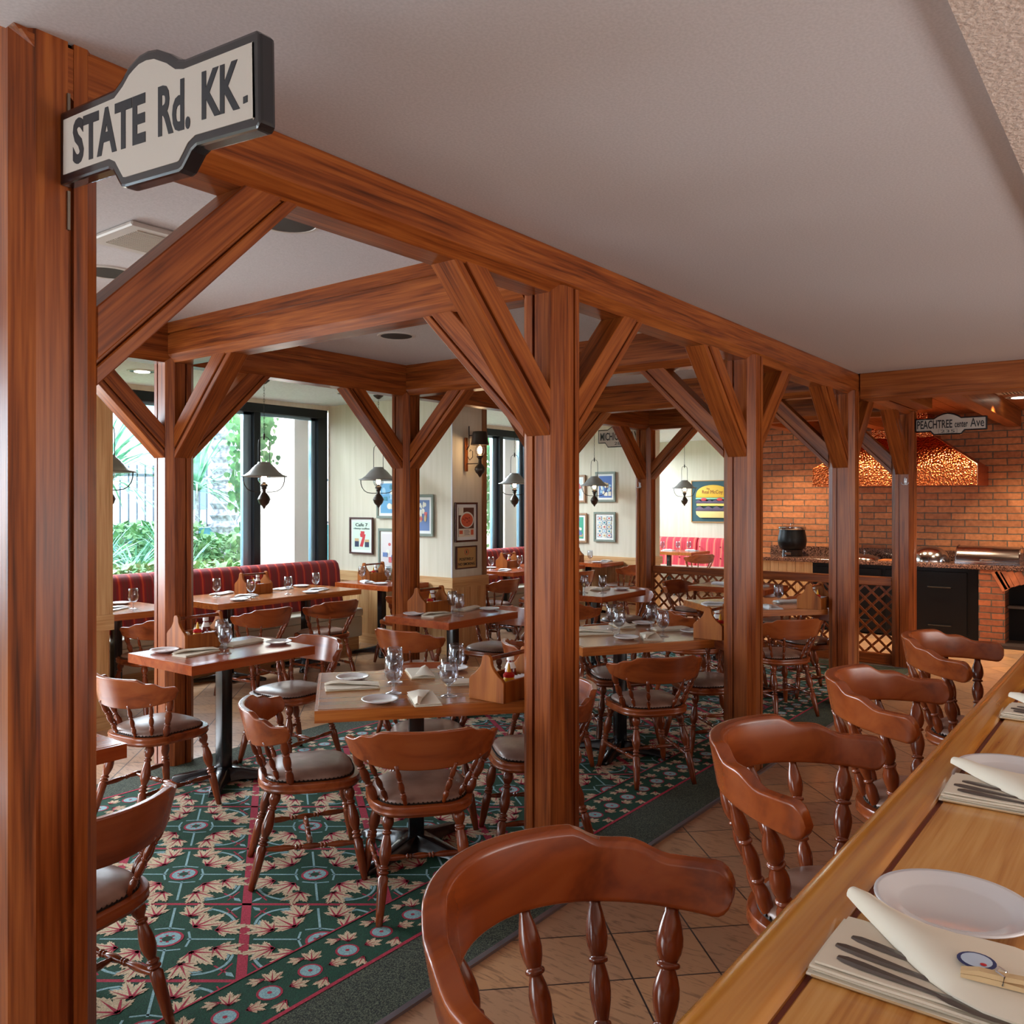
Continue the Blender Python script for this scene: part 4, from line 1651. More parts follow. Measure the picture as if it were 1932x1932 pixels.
setting(11, [(6.30, 6.86, 'left one'), (6.45, 6.62, 'right one')], [(6.18, 6.45, 'at the near edge')], [(6.25, 6.72, 60, 'at the left'), (6.42, 6.42, 30, 'at the right')], z=ZF, white=True)
setting(12, [(8.36, 6.74, 'left one'), (8.80, 6.62, 'right one')], [(8.55, 6.90, 'at the far left'), (8.80, 6.44, 'at the near edge')], [(8.36, 6.52, 20, 'at the left'), (9.0, 6.42, 20, 'at the right')], z=ZF, white=True)
setting(13, [(3.56, 6.53, 'the only one')], [(3.66, 6.92, 'at the far edge')], [(3.45, 6.60, 30, 'at the near edge')], z=ZF, white=True)
setting(15, [(10.34, 6.52, 'beside the caddy')], [(10.26, 6.36, 'at the left')], [(10.52, 6.36, 10, 'at the near edge')], z=ZF, white=True)
setting(10, [(13.45, 6.99, 'leftmost'), (13.62, 6.78, 'middle'), (13.72, 6.62, 'rightmost')], [], [(13.62, 6.95, 80, 'in the middle'), (13.80, 6.6, 80, 'at the right')], z=ZF, white=True)
setting(9, [], [], [(8.30, 3.62, 80, 'at the left'), (8.34, 3.28, 80, 'at the right')], white=True)
setting(0, [], [], [], white=True)


# ---- condiment caddies
def make_caddy():
    e = empty('condiment_caddy', (0, 0, 0), 0, None, 'caddy')
    L, W, Hh = .29, .19, .195
    pr = [(-W / 2, 0), (W / 2, 0), (W / 2, .085), (W / 2 - .012, .10)]
    for k_ in range(1, 7):
        t = k_ / 6
        pr.append((W / 2 - .014 - .056 * math.sin(t * PI / 2), .098 + .072 * t))
    pr += [(.022, .186), (.012, Hh), (-.012, Hh), (-.022, .186)]
    for k_ in range(6, 0, -1):
        t = k_ / 6
        pr.append((-(W / 2 - .014 - .056 * math.sin(t * PI / 2)), .098 + .072 * t))
    pr += [(-W / 2 + .012, .10), (-W / 2, .085)]
    MB().prism(pr, 0, .018, 'x').build('end_panel', CADW, e, bevel=.002)
    MB().prism(pr, L - .018, L, 'x').build('end_panel', CADW, e, bevel=.002)
    MB().box(.018, -W / 2 + .002, .0, L - .018, -W / 2 + .014, .088).build('side_board', CADW, e)
    MB().box(.018, W / 2 - .014, .0, L - .018, W / 2 - .002, .088).build('side_board', CADW, e)
    MB().box(.018, -W / 2 + .014, .0, L - .018, W / 2 - .014, .010).build('bottom_board', CADW, e)
    MB().turned((.014, 0, .174), (L - .014, 0, .174), [(0, .010), (1, .010)], 10).build('handle', CHZ, e, smooth=True)
    return e


def make_ketchup():
    e = MB().lathe([(.026, 0), (.028, .004), (.028, .075), (.024, .095), (.014, .118), (.012, .135), (.0, .135)], 14)
    o = e.build('ketchup_bottle', KETCH, smooth=True)
    o['category'] = 'bottle'
    MB().lathe([(.013, .128), (.0165, .129), (.0165, .148), (.014, .151), (0, .151)], 14).build('bottle_cap', WHITEP, o, smooth=True)
    MB().lathe([(.0245, .0955), (.0255, .094), (.018, .112), (.0145, .120)], 14, caps=False).build('neck_label', WHITEP, o, smooth=True)
    return o


def make_mustard():
    e = MB().lathe([(.024, 0), (.027, .004), (.027, .060), (.022, .078), (.0, .078)], 14)
    o = e.build('mustard_bottle', YELP, smooth=True)
    o['category'] = 'bottle'
    MB().lathe([(.023, .076), (.025, .078), (.025, .088), (.012, .098), (0, .098)], 14).build('collar', REDP, o, smooth=True)
    MB().lathe([(.010, .097), (.008, .110), (.003, .135), (0, .136)], 10).build('nozzle', YELP, o, smooth=True)
    return o


def make_shaker():
    e = MB().lathe([(.016, 0), (.018, .004), (.016, .055), (.0, .056)], 10)
    o = e.build('salt_shaker', GLASS, smooth=True)
    o['category'] = 'shaker'
    MB().lathe([(.0165, .055), (.0165, .066), (.008, .074), (0, .074)], 10).build('shaker_lid', WHITEP, o, smooth=True)
    MB().lathe([(.0145, .003), (.0145, .045), (0, .045)], 10).build('salt', WHITEP, o)
    return o


def make_sugar():
    o = MB().box(-.04, -.028, 0, .04, .028, .012).build('sugar_caddy', WHITEP, bevel=.002)
    o['category'] = 'caddy'
    p_ = MB()
    for i in range(9):
        p_.box(-.036 + i * .008, -.024, .012, -.030 + i * .008, .024, .062 + .006 * (i % 3))
    p_.build('sugar_packets', plain('packet_paper', srgb(214, 206, 206), .8), o)
    MB().box(-.041, -.029, .030, .041, -.027, .040).build('red_band', REDP, o)
    return o


CAD = Proto(make_caddy)
KET = Proto(make_ketchup)
MUS = Proto(make_mustard)
SHK = Proto(make_shaker)
SUG = Proto(make_sugar)


def caddy(tid, x, y, dg, z=ZT, full=True):
    R = math.radians(dg)
    lab = TD[tid]
    CAD.put((x, y, z + .0005), R, 'wooden condiment caddy on ' + lab)
    zz = z + .0115
    def P(a, b):
        return (x + a * math.cos(R) - b * math.sin(R), y + a * math.sin(R) + b * math.cos(R), zz)
    KET.put(P(.215, .035), 0, 'ketchup bottle in the caddy on ' + lab)
    MUS.put(P(.12, -.03), 0, 'mustard bottle in the caddy on ' + lab)
    if full:
        SHK.put(P(.055, .045), 0, 'left shaker in the caddy on ' + lab)
        SHK.put(P(.10, .045), 0, 'right shaker in the caddy on ' + lab)
        SUG.put(P(.19, -.045), 0, 'sugar sachets in the caddy on ' + lab)


caddy(1, 2.80, 2.285, 0)
caddy(5, 4.89, 2.235, 0)
caddy(8, 6.76, 2.235, 0)
caddy(2, 2.70, 4.49, 0)
caddy(4, 4.67, 4.49, 0)
caddy(6, 6.55, 4.49, 0, full=False)
caddy(3, 4.74, 6.80, 0, ZF)
caddy(11, 6.34, 6.88, 0, ZF, False)
caddy(12, 8.72, 6.86, 0, ZF)
caddy(15, 10.18, 6.80, 0, ZF, False)
caddy(9, 8.22, 3.20, 90, ZT, False)

# ================================================================= BAR COUNTER
bar = empty('bar_counter', (-.6, -.55, 0), 0, 'long honey pine bar counter with a rounded nosing in the bottom right', 'bar counter')
LB = 5.3
MB().box(0, .06, 0, LB, .80, 1.0).build('front_panel', TIM['z'], bar)
# top: flat boards, groove, half round nosing ; local y 0.885 = world 0.335
MB().box(0, 0, 1.0, LB, .882, 1.042).build('counter_top', BARW, bar, bevel=.003)
ns = []
r_ = .032
pr = [(.890, 1.0), (.890, 1.040), (.897, 1.0455), (.908, 1.0485)]
for k_ in range(13):
    a = PI * .62 - PI * 1.1 * k_ / 12
    pr.append((.941 + .040 * math.cos(a), 1.010 + .040 * math.sin(a)))
pr.append((.930, .985))
MB().prism(pr, 0, LB, 'x').build('nosing', BARX, bar, smooth=True)
MB().box(0, .880, 1.0, LB, .890, 1.036).build('groove', plain('dark_red_groove', srgb(120, 52, 30), .5), bar)

ZB_ = 1.0425
BIGP = Proto(lambda: make_bar_plate())


def make_bar_plate():
    r = .100
    o = MB().lathe([(r * .55, 0), (r * .62, .003), (r * .93, .011), (r, .014), (r * .995, .0165), (r * .93, .0155), (r * .70, .0075), (r * .66, .006), (.0, .006)], 48)
    g = o.build('salad_plate', CHINA, smooth='all')
    g['category'] = 'plate'
    return g


BIGP.put((1.288, .230, ZB_), 0, 'white plate on the bar counter, the large one nearest the camera')
BIGP.put((2.003, .250, ZB_), 0, 'white plate on the bar counter, second from the camera at the right edge')
BIGP.put((2.90, .22, ZB_), 0, 'third white plate on the bar, mostly outside the right edge')


def make_bar_napkin():
    """napkin folded into layers, a long flap rolled over the cutlery"""
    mb = MB()
    L, W = .28, .145

    def sheet(x0, x1, y0, y1, z, th, ph):
        nx, r = 14, th / 2
        ls = []
        for i in range(nx + 1):
            x = x0 + (x1 - x0) * i / nx
            dz = .0012 * math.sin(i * .9 + ph)
            sec = [(y0, z), (y0 - r, z + r), (y0, z + th), ((y0 + y1) / 2, z + th + .001), (y1, z + th), (y1 + r, z + r), (y1, z), ((y0 + y1) / 2, z)]
            ls.append([(x, yy, zz + dz * (.3 + .7 * (yy - y0) / (y1 - y0))) for yy, zz in sec])
        mb.loops(ls)
    sheet(-L / 2, L / 2, -W / 2, W / 2, .0005, .0035, 0)
    sheet(-L / 2 + .006, L / 2 - .004, -W / 2 + .005, W / 2 - .002, .0048, .0035, 1.2)
    sheet(-L / 2 + .003, L / 2 - .010, -W / 2 + .002, W / 2 - .006, .0092, .0035, 2.3)
    sheet(-L / 2 + .008, L / 2 - .006, -W / 2 + .007, W / 2 - .004, .0135, .0030, .7)
    o = mb.build('bar_napkin', CLOTH, smooth=True)
    o['category'] = 'napkin'
    f = MB()
    ls = []
    # flap rolled over the cutlery: (x along the napkin, lower edge, upper edge, crown height)
    sl = [(-.142, .116, .130, .010), (-.12, .088, .118, .016), (-.09, .058, .098, .021), (-.06, .022, .084, .024), (-.036, -.006, .078, .026), (-.01, -.034, .082, .026), (.02, -.056, .092, .024), (.05, -.068, .098, .021), (.09, -.071, .088, .018), (.13, -.070, .074, .014)]
    for x, ya, yb, hc in sl:
        sec = []
        m_ = 11
        for k_ in range(m_):
            q = -1 + 2 * k_ / (m_ - 1)
            sec.append((x + .006 * q, (ya + yb) / 2 + (yb - ya) / 2 * q, .0185 + hc * (1 - q * q) ** .6 * .8 + .0035 + .004 * (x < -.1)))
        for k_ in range(m_ - 1, -1, -1):
            q = -1 + 2 * k_ / (m_ - 1)
            sec.append((x + .006 * q, (ya + yb) / 2 + (yb - ya) / 2 * q * .985, .0180 + hc * (1 - q * q) ** .6 * .8 + .004 * (x < -.1)))
        ls.append(sec)
    f.loops(ls)
    f.build('rolled_flap', CLOTH, o, smooth=True)
    h = MB()
    h.tube([(-L / 2 - .0005, -W / 2 + .01, .003), (-L / 2 - .0005, W / 2 - .01, .003)], .0016, 5)
    h.tube([(-L / 2 + .006, -W / 2 - .001, .0022), (L / 2 - .004, -W / 2 - .001, .0022)], .0016, 5)
    h.tube([(-L / 2 + .007, -W / 2 + .003, .0112), (L / 2 - .012, -W / 2 + .003, .0112)], .0014, 5)
    h.build('hem', HEM, o, smooth=True)
    # printed badge: a round blue-edged motif
    b = MB()
    b.mi = 0
    b.lathe([(.020, 0), (0, .0006)], 20, (.028, -.004, .0425))
    b.mi = 1
    b.lathe([(.016, .0004), (0, .0012)], 20, (.028, -.004, .0428))
    b.mi = 2
    b.lathe([(.0035, .0010), (0, .0018)], 10, (.036, -.012, .0432))
    b.build('printed_badge', [plain('badge_navy', srgb(52, 60, 110), .7), plain('badge_pale_blue', srgb(190, 206, 228), .7), plain('badge_red', srgb(190, 30, 40), .7)], o)
    return o


BNAP = Proto(make_bar_napkin)
MESHPEG = []


def make_peg():
    mb = MB()
    mb.loops([[(x, -w_, z0), (x, w_, z0), (x, w_, z1), (x, -w_, z1)] for x, w_, z0, z1 in ((-.038, .005, .0, .004), (-.02, .005, .0, .006), (.0, .005, .0, .006), (.036, .005, .0, .0035))])
    mb.loops([[(x, -w_, z0), (x, w_, z0), (x, w_, z1), (x, -w_, z1)] for x, w_, z0, z1 in ((-.038, .005, .0045, .008), (-.02, .005, .0065, .012), (.0, .005, .0065, .012), (.036, .005, .010, .014))])
    o = mb.build('clothes_peg', plain('pale_peg_wood', srgb(214, 184, 140), .6))
    o['category'] = 'clothes peg'
    MB().tube([(.002, .0055, .002), (.006, .0065, .013), (-.002, .0065, .016), (-.004, 0, .0135), (.004, -.0065, .013), (.002, -.0055, .002)], .0011, 5).build('spring', STEEL, o, smooth=True)
    return o


PEG = Proto(make_peg)
for i, (x, y, dg, w_, z_) in enumerate(((1.083, .197, 270, 'the nearest place on the bar', 0), (1.830, .200, 272, 'the second place on the bar', 0), (2.585, .20, 269, 'the third place on the bar', 0))):
    R = math.radians(dg)
    BNAP.put((x, y, ZB_), R, 'cream linen napkin rolled over cutlery at ' + w_)
    for j, (kk, off, nm) in enumerate(((KNI, -.028, 'knife'), (FOR_, -.010, 'fork'), (FOR_, .008, 'second fork'))):
        a, b = -.122 + .010 * abs(j - 1), -.016 + (.030 if j == 0 else (.0 if j == 1 else -.028))
        kk.put((x + a * math.cos(R) - b * math.sin(R), y + a * math.sin(R) + b * math.cos(R), ZB_ + .0178), R - .16 + .02 * j, '%s handle sticking out of the napkin at %s' % (nm, w_))
    a, b = .055, -.030
    PEG.put((x + a * math.cos(R) - b * math.sin(R), y + a * math.sin(R) + b * math.cos(R), ZB_ + .036), R + .12, 'small wooden clothes peg clipped on the napkin at ' + w_)

# ================================================================= STREET SIGNS
SO = [(1.921, 2.452), (1.689, 2.436), (1.662, 2.447), (1.637, 2.463), (1.615, 2.470), (1.593, 2.475), (1.562, 2.474), (1.53, 2.467), (1.484, 2.444), (1.455, 2.424), (1.432, 2.417), (1.218, 2.398), (1.209, 2.390), (1.206, 2.238), (1.216, 2.230), (1.396, 2.247), (1.412, 2.242), (1.422, 2.233), (1.442, 2.216), (1.455, 2.213), (1.647, 2.228), (1.662, 2.232), (1.674, 2.246), (1.695, 2.272), (1.712, 2.280), (1.923, 2.294)]


def outline(Lr, Hr, tab, tabw, drop):
    """street sign outline in local (x right, y up); rect Lr x Hr with a rounded tab above and a trapezoid tab below"""
    P = [(0, -Hr / 2), (0, Hr / 2)]
    c = Lr * .46
    P += [(c - tabw * .62, Hr / 2)]
    for k_ in range(9):
        t = k_ / 8
        a = -1 + 2 * t
        P.append((c + tabw * .50 * a, Hr / 2 + tab * (1 - abs(a) ** 2.2) + .012 * (1 - abs(a))))
    P += [(c + tabw * .62, Hr / 2), (Lr, Hr / 2), (Lr, -Hr / 2), (c + tabw * .62, -Hr / 2), (c + tabw * .50, -Hr / 2 - drop), (c - tabw * .50, -Hr / 2 - drop), (c - tabw * .62, -Hr / 2)]
    return P[::-1]


def inset(P, d):
    n = len(P)
    A = sum(P[i][0] * P[(i + 1) % n][1] - P[(i + 1) % n][0] * P[i][1] for i in range(n))
    sg = 1 if A > 0 else -1
    out = []
    for i in range(n):
        p0, p1, p2 = Vector(P[i - 1]), Vector(P[i]), Vector(P[(i + 1) % n])
        e1 = (p1 - p0).normalized()
        e2 = (p2 - p1).normalized()
        n1 = Vector((-e1.y, e1.x)) * sg
        n2 = Vector((-e2.y, e2.x)) * sg
        b = (n1 + n2)
        if b.length < 1e-4:
            b = n1
        b.normalize()
        k_ = 1 / max(.45, b.dot(n1))
        out.append((p1.x + b.x * d * k_, p1.y + b.y * d * k_))
    return out


def make_sign(name, P, th, border, M, lab):
    """P: outline in the local plane; front faces local +Z"""
    e = empty(name, (0, 0, 0), 0, lab, 'sign')
    e.matrix_world = M
    b = MB().prism(P, -th, 0, 'z').build('board', SIGNB, e, bevel=min(.006, th * .3), seg=2)
    q = MB().prism(inset(P, border), -.001, .0012, 'z').build('face', SIGNW, e)
    return e


# nearest sign hangs from the first post in plane X = 0.88
P1_ = [(1.921 - v, z - 2.35) for v, z in SO]
st = make_sign('street_sign', P1_, .032, .0195, frame_u(.880, 1.921, 2.35), 'big black-edged street sign STATE Rd. KK. on the nearest post')


def put_text(parent, body, x0, x1, y0, y1, slope=0.0, bold=.0, z=.0013, mat=None, name='lettering'):
    me = text(body, mat or INK, x1 - x0, y1 - y0, .0016, bold)
    M = Matrix.Translation(((x0 + x1) / 2, (y0 + y1) / 2, z)) @ Matrix(((1, 0, 0, 0), (slope, 1, 0, 0), (0, 0, 1, 0), (0, 0, 0, 1)))
    # shear is baked in the mesh so the object keeps a clean transform
    for v in me.vertices:
        v.co.y += slope * v.co.x
    return link(name, me, parent, Matrix.Translation(((x0 + x1) / 2, (y0 + y1) / 2, z)))


def lx(v):
    return 1.921 - v


put_text(st, 'STATE', lx(1.858), lx(1.566), 2.310 - 2.35 - .001, 2.406 - 2.35 + .001, -.086, .035)
put_text(st, 'Rd.', lx(1.521), lx(1.413), 2.288 - 2.35, 2.384 - 2.35, -.10, .03)
put_text(st, 'KK', lx(1.376), lx(1.262), 2.282 - 2.35, 2.368 - 2.35, -.10, .03)
MB().box(lx(1.252), 2.2815 - 2.35 - .0, .001, lx(1.240), 2.293 - 2.35, .0022).build('full_stop', INK, st)
bk = MB()
for z0, z1 in ((2.285, 2.20), (2.452, 2.50)):
    za, zb = min(z0, z1) - 2.35, max(z0, z1) - 2.35
    bk.box(-.012, za, -.020, .006, zb, -.014)
    for zz in (za + .015, zb - .02):
        bk.lathe([(.004, 0), (.002, .003)], 8, (-.003, zz, -.014))
bk.build('bracket', plain('worn_bracket_steel', srgb(120, 108, 96), .4, .7), st)

PL, PH = .614, .130
st2 = make_sign('street_sign', outline(PL, PH, .035, .24, .034), .03, .014, frame_u(8.86, 1.915, 2.335), 'street sign PEACHTREE center Ave 235 on the last aisle post')
put_text(st2, 'PEACHTREE', .02, .325, -.035, .045, 0, .02)
put_text(st2, 'center', .345, .455, -.033, .022, 0, .02)
put_text(st2, 'Ave', .475, .590, -.035, .048, 0, .01)
put_text(st2, '235', .225, .345, -.078, -.052, 0, 0)
bx = MB()
for a in ((.205, -.085, .365, -.0835), (.205, -.046, .365, -.0445), (.205, -.085, .207, -.0445), (.363, -.085, .365, -.0445)):
    bx.box(a[0], a[1], .001, a[2], a[3], .002)
bx.build('number_box', INK, st2)
ML, MH = .62, .165
st3 = make_sign('street_sign', outline(ML, MH, .045, .30, .052), .03, .012, frame_u(8.86, 5.475, 2.395), 'street sign MICHIGAN AVE. 288 on the far back post')
put_text(st3, 'MICHIGAN', .035, .385, -.05, .045, 0, .02)
put_text(st3, 'AVE.', .435, .62, -.05, .045, 0, .02)
put_text(st3, '288', .23, .36, -.105, -.070, 0, 0)
MB().box(.52, -.03, -.03, .63, .03, -.02).build('bracket', BRONZE, st3)

# small cream hooks on two posts
for x, y, z, lab in ((8.805, 1.985, 1.80, 'small cream double hook on the last aisle post'), (8.805, 4.87, 1.80, 'small cream double hook on the far back post')):
    h = MB()
    h.box(-.004, -.012, -.03, .0, .012, .03)
    for s_ in (-1, 1):
        h.tube([(-.004, s_ * .004, -.01), (-.02, s_ * .012, -.03), (-.03, s_ * .028, -.022), (-.03, s_ * .032, -.008)], .004, 6)
    h.tube([(-.004, 0, .01), (-.02, 0, .02), (-.024, 0, .04)], .004, 6)
    o = h.build('coat_hook', CHINA, loc=(x, y, z), smooth=True)
    tag(o, lab, 'hook')

# ================================================================= PICTURES
def picture(face, a, b, z0, z1, plane, fr, lab, art, bw=.022, matw=.035):
    """face 'u': hangs on plane X=plane seen from -X, spans Y b..a (a is the left edge). face 'v': plane Y, spans X a..b"""
    wd = abs(b - a)
    ht = z1 - z0
    e = empty('framed_picture', (0, 0, 0), 0, lab, 'picture')
    e.matrix_world = frame_u(plane, a, z0) if face == 'u' else frame_v(a, plane, z0)
    f = MB()
    f.box(0, 0, .001, wd, bw, .022).box(0, ht - bw, .001, wd, ht, .022).box(0, bw, .001, bw, ht - bw, .022).box(wd - bw, bw, .001, wd, ht - bw, .022)
    f.build('frame', fr, e, bevel=.003)
    MB().box(bw, bw, .001, wd - bw, ht - bw, .009).build('mat_board', WHITEM, e)
    x0, y0 = bw + matw, bw + matw
    art(e, x0, y0, wd - 2 * x0, ht - 2 * y0)
    return e


def flat(mats_shapes, parent, x0, y0, z=.0095, name='print'):
    """shapes: (material, [points]) layered upward by a hair"""
    mb = MB()
    mats = []
    for i, (m_, pts) in enumerate(mats_shapes):
        if m_ not in mats:
            mats.append(m_)
        mb.mi = mats.index(m_)
        zz = z + .0003 * i
        mb.f(mb.vs([(x0 + a, y0 + b, zz) for a, b in pts]))
    return mb.build(name, mats, parent, recalc=False)


def R_(x0, y0, x1, y1):
    return [(x0, y0), (x1, y0), (x1, y1), (x0, y1)]


def E_(cx, cy, rx, ry, n=20):
    return [(cx + rx * math.cos(2 * PI * i / n), cy + ry * math.sin(2 * PI * i / n)) for i in range(n)]


def INKC(name, r, g, b):
    n_ = 'print_' + name
    return bpy.data.materials.get(n_) or plain(n_, srgb(r, g, b), .6)


def art_coffee(e, x, y, w_, h_):
    flat([(INKC('mint', 206, 222, 208), R_(0, 0, w_, h_)), (INKC('scarlet', 196, 44, 52), [(w_ * .40, h_ * .12), (w_ * .58, h_ * .10), (w_ * .70, h_ * .40), (w_ * .74, h_ * .55), (w_ * .42, h_ * .58), (w_ * .44, h_ * .46), (w_ * .56, h_ * .44)]),
          (INKC('scarlet', 196, 44, 52), R_(w_ * .46, h_ * .56, w_ * .68, h_ * .66)), (INKC('navy', 40, 48, 76), R_(w_ * .12, h_ * .10, w_ * .36, h_ * .30)), (INKC('tanb', 196, 164, 116), R_(w_ * .12, h_ * .30, w_ * .36, h_ * .40)),
          (INKC('navy', 40, 48, 76), R_(w_ * .70, h_ * .10, w_ * .94, h_ * .28)), (INKC('tanb', 196, 164, 116), R_(w_ * .70, h_ * .28, w_ * .94, h_ * .37))], e, x, y)
    g = INKC('darkgreen', 30, 62, 50)
    put_text(e, 'Cafe 7', x + w_ * .16, x + w_ * .86, y + h_ * .83, y + h_ * .95, 0, .02, .0105, g)
    put_text(e, 'classy coffee', x + w_ * .06, x + w_ * .96, y + h_ * .71, y + h_ * .79, 0, .02, .0105, g)


def art_mix(seed, base, cols, kind='mix'):
    def fn(e, x, y, w_, h_):
        rnd = random.Random(seed)
        sh = [(INKC(*base), R_(0, 0, w_, h_))]
        if kind == 'grid':
            for i in range(3):
                for j in range(5):
                    cx, cy = w_ * (i + .5) / 3, h_ * (j + .5) / 5
                    if (i + j) % 2 == 0:
                        sh.append((INKC('cobalt', 96, 120, 168), R_(cx - w_ * .15, cy - h_ * .09, cx + w_ * .15, cy + h_ * .09)))
                    sh.append((INKC('ivory', 222, 220, 206), E_(cx, cy, w_ * .135, h_ * .08)))
                    sh.append((INKC(*cols[(i * 2 + j) % len(cols)]), E_(cx, cy, w_ * .075, h_ * .045)))
        elif kind == 'bowl':
            sh += [(INKC('browncloth', 92, 54, 40), R_(0, h_ * .30, w_, h_)), (INKC('ivory', 222, 220, 206), E_(w_ * .55, h_ * .58, w_ * .44, h_ * .28)), (INKC('tomato', 206, 92, 58), E_(w_ * .55, h_ * .57, w_ * .38, h_ * .235))]
            for i in range(9):
                sh.append((INKC('brick', 150, 44, 30), E_(w_ * rnd.uniform(.30, .8), h_ * rnd.uniform(.42, .70), w_ * .045, h_ * .025, 8)))
            sh += [(INKC('ivory', 222, 220, 206), R_(0, h_ * .74, w_ * .3, h_)), (INKC('parchment', 220, 206, 184), R_(0, 0, w_, h_ * .28)), (INKC('tomato', 206, 92, 58), R_(w_ * .04, h_ * .10, w_ * .26, h_ * .22)), (INKC('tomato', 206, 92, 58), R_(w_ * .78, h_ * .06, w_ * .95, h_ * .24))]
            for i in range(4):
                sh.append((INKC('navy', 40, 48, 76), R_(w_ * .34, h_ * (.06 + .05 * i), w_ * (.70 - .04 * (i % 2)), h_ * (.075 + .05 * i))))
        else:
            for i in range(16):
                c_ = cols[rnd.randrange(len(cols))]
                cx, cy = w_ * rnd.uniform(.14, .86), h_ * rnd.uniform(.12, .88)
                if rnd.random() < .5:
                    sh.append((INKC(*c_), E_(cx, cy, w_ * rnd.uniform(.06, .13), h_ * rnd.uniform(.05, .11), 14)))
                else:
                    a, b = w_ * rnd.uniform(.05, .13), h_ * rnd.uniform(.04, .11)
                    sh.append((INKC(*c_), R_(cx - a, cy - b, cx + a, cy + b)))
        flat(sh, e, x, y)
    return fn


picture('u', 7.497, 7.108, 1.010, 1.430, 6.706, FRR, 'mahogany framed poster reading Cafe 7 classy coffee', art_coffee, .020, .030)
SEA = ('sea', 96, 156, 196)
picture('u', 7.048, 6.60, 1.421, 1.872, 6.706, FRG, 'grey-green framed blue harbour print above the other pictures', art_mix(3, SEA, [('ivory', 222, 220, 206), ('teal', 60, 130, 150), ('sky', 150, 190, 214)]), .03, .03)
picture('u', 7.022, 6.58, .84, 1.310, 6.706, FRG, 'grey-green framed menu print behind the middle back post', art_mix(4, ('paperpink', 214, 206, 206), [('rose', 196, 96, 96), ('cobalt', 96, 120, 168), ('ivory', 222, 220, 206)]), .03, .03)
picture('u', 6.50, 6.183, 1.236, 1.686, 6.706, FRG, 'grey-green framed food print right of the middle back post', art_mix(5, ('cobalt', 96, 120, 168), [('ivory', 222, 220, 206), ('rose', 196, 96, 96), ('tanb', 196, 164, 116)]), .03, .03)
picture('v', 6.735, 7.098, 1.18, 1.60, 5.925, FRR, 'mahogany framed picture of a soup bowl on the pier end', art_mix(6, ('browncloth', 92, 54, 40), [], 'bowl'), .020, .035)
pq = picture('v', 6.751, 7.089, .895, 1.137, 5.925, FRR, 'brass plaque POSITIVELY NO SMOKING on the pier end', lambda e, x, y, w_, h_: None, .014, .0)
MB().box(.014, .014, .009, .324, .228, .011).build('brass_plate', BRASS, pq)
put_text(pq, 'POSITIVELY', .055, .283, .088, .118, 0, .01, .0122)
put_text(pq, 'NO SMOKING', .035, .303, .036, .066, 0, .01, .0122)
rg = MB()
rg.tube([(.169 + .030 * math.cos(i * PI / 10), .178 + .030 * math.sin(i * PI / 10), .0125) for i in range(20)], .0025, 5, True)
rg.build('red_ring', INKC('scarlet', 196, 44, 52), pq)
MB().box(.163, .163, .0112, .175, .193, .0125).build('symbol', INK, pq)
picture('u', 6.691, 6.348, 1.608, 2.050, 10.766, FRG, 'grey-green framed blue cocktail print, upper right of the far group', art_mix(7, ('royal', 72, 104, 170), [('ivory', 222, 220, 206), ('tanb', 196, 164, 116), ('sky', 150, 190, 214)]), .032, .03)
picture('u', 6.719, 6.348, 1.024, 1.460, 10.766, FRG, 'grey-green framed print with rows of little plates', art_mix(8, ('ivory', 222, 220, 206), [('rose', 196, 96, 96), ('teal', 60, 130, 150), ('tanb', 196, 164, 116), ('sky', 150, 190, 214)], 'grid'), .032, .03)
picture('u', 7.26, 6.867, 1.600, 2.012, 10.766, FRT, 'tan framed pale print, upper left of the far group', art_mix(9, ('palemint', 206, 216, 214), [('rose', 196, 96, 96), ('sky', 150, 190, 214)]), .03, .03)
picture('u', 7.25, 6.839, 1.000, 1.441, 10.766, FRT, 'tan framed green print, lower left of the far group', art_mix(10, ('jade', 70, 160, 130), [('ivory', 222, 220, 206), ('cobalt', 96, 120, 168), ('tanb', 196, 164, 116)]), .03, .03)
picture('v', 10.86, 11.1, .90, 1.24, 5.925, FRR, 'small dark framed notice on the far pier end, lower', art_mix(11, ('parchment', 220, 206, 184), [('navy', 40, 48, 76)]), .03, .0)
picture('v', 10.86, 11.1, 1.28, 1.66, 5.925, FRR, 'small dark framed notice on the far pier end, upper', art_mix(12, ('parchment', 220, 206, 184), [('navy', 40, 48, 76)]), .03, .0)

# burger picture in relief
bg_ = empty('burger_picture', (0, 0, 0), 0, 'square green burger picture with The Real McCoy lettering on the far wall', 'picture')
bg_.matrix_world = frame_u(14.598, 6.97, 1.25)
W_ = .80
MB().box(0, 0, 0, W_, W_ - .06, .02).build('board', INKC('deepteal', 32, 74, 84), bg_)
f = MB()
Hb = W_ - .06
f.box(-.015, -.015, 0, W_ + .015, 0, .03).box(-.015, Hb, 0, W_ + .015, Hb + .015, .03).box(-.015, 0, 0, 0, Hb, .03).box(W_, 0, 0, W_ + .015, Hb, .03)
f.build('frame', INKC('goldframe', 176, 130, 70), bg_)


def bun(pts, mat_, z1, name):
    MB().prism(pts, .02, z1, 'z').build(name, mat_, bg_, bevel=.012, seg=2, smooth=True)


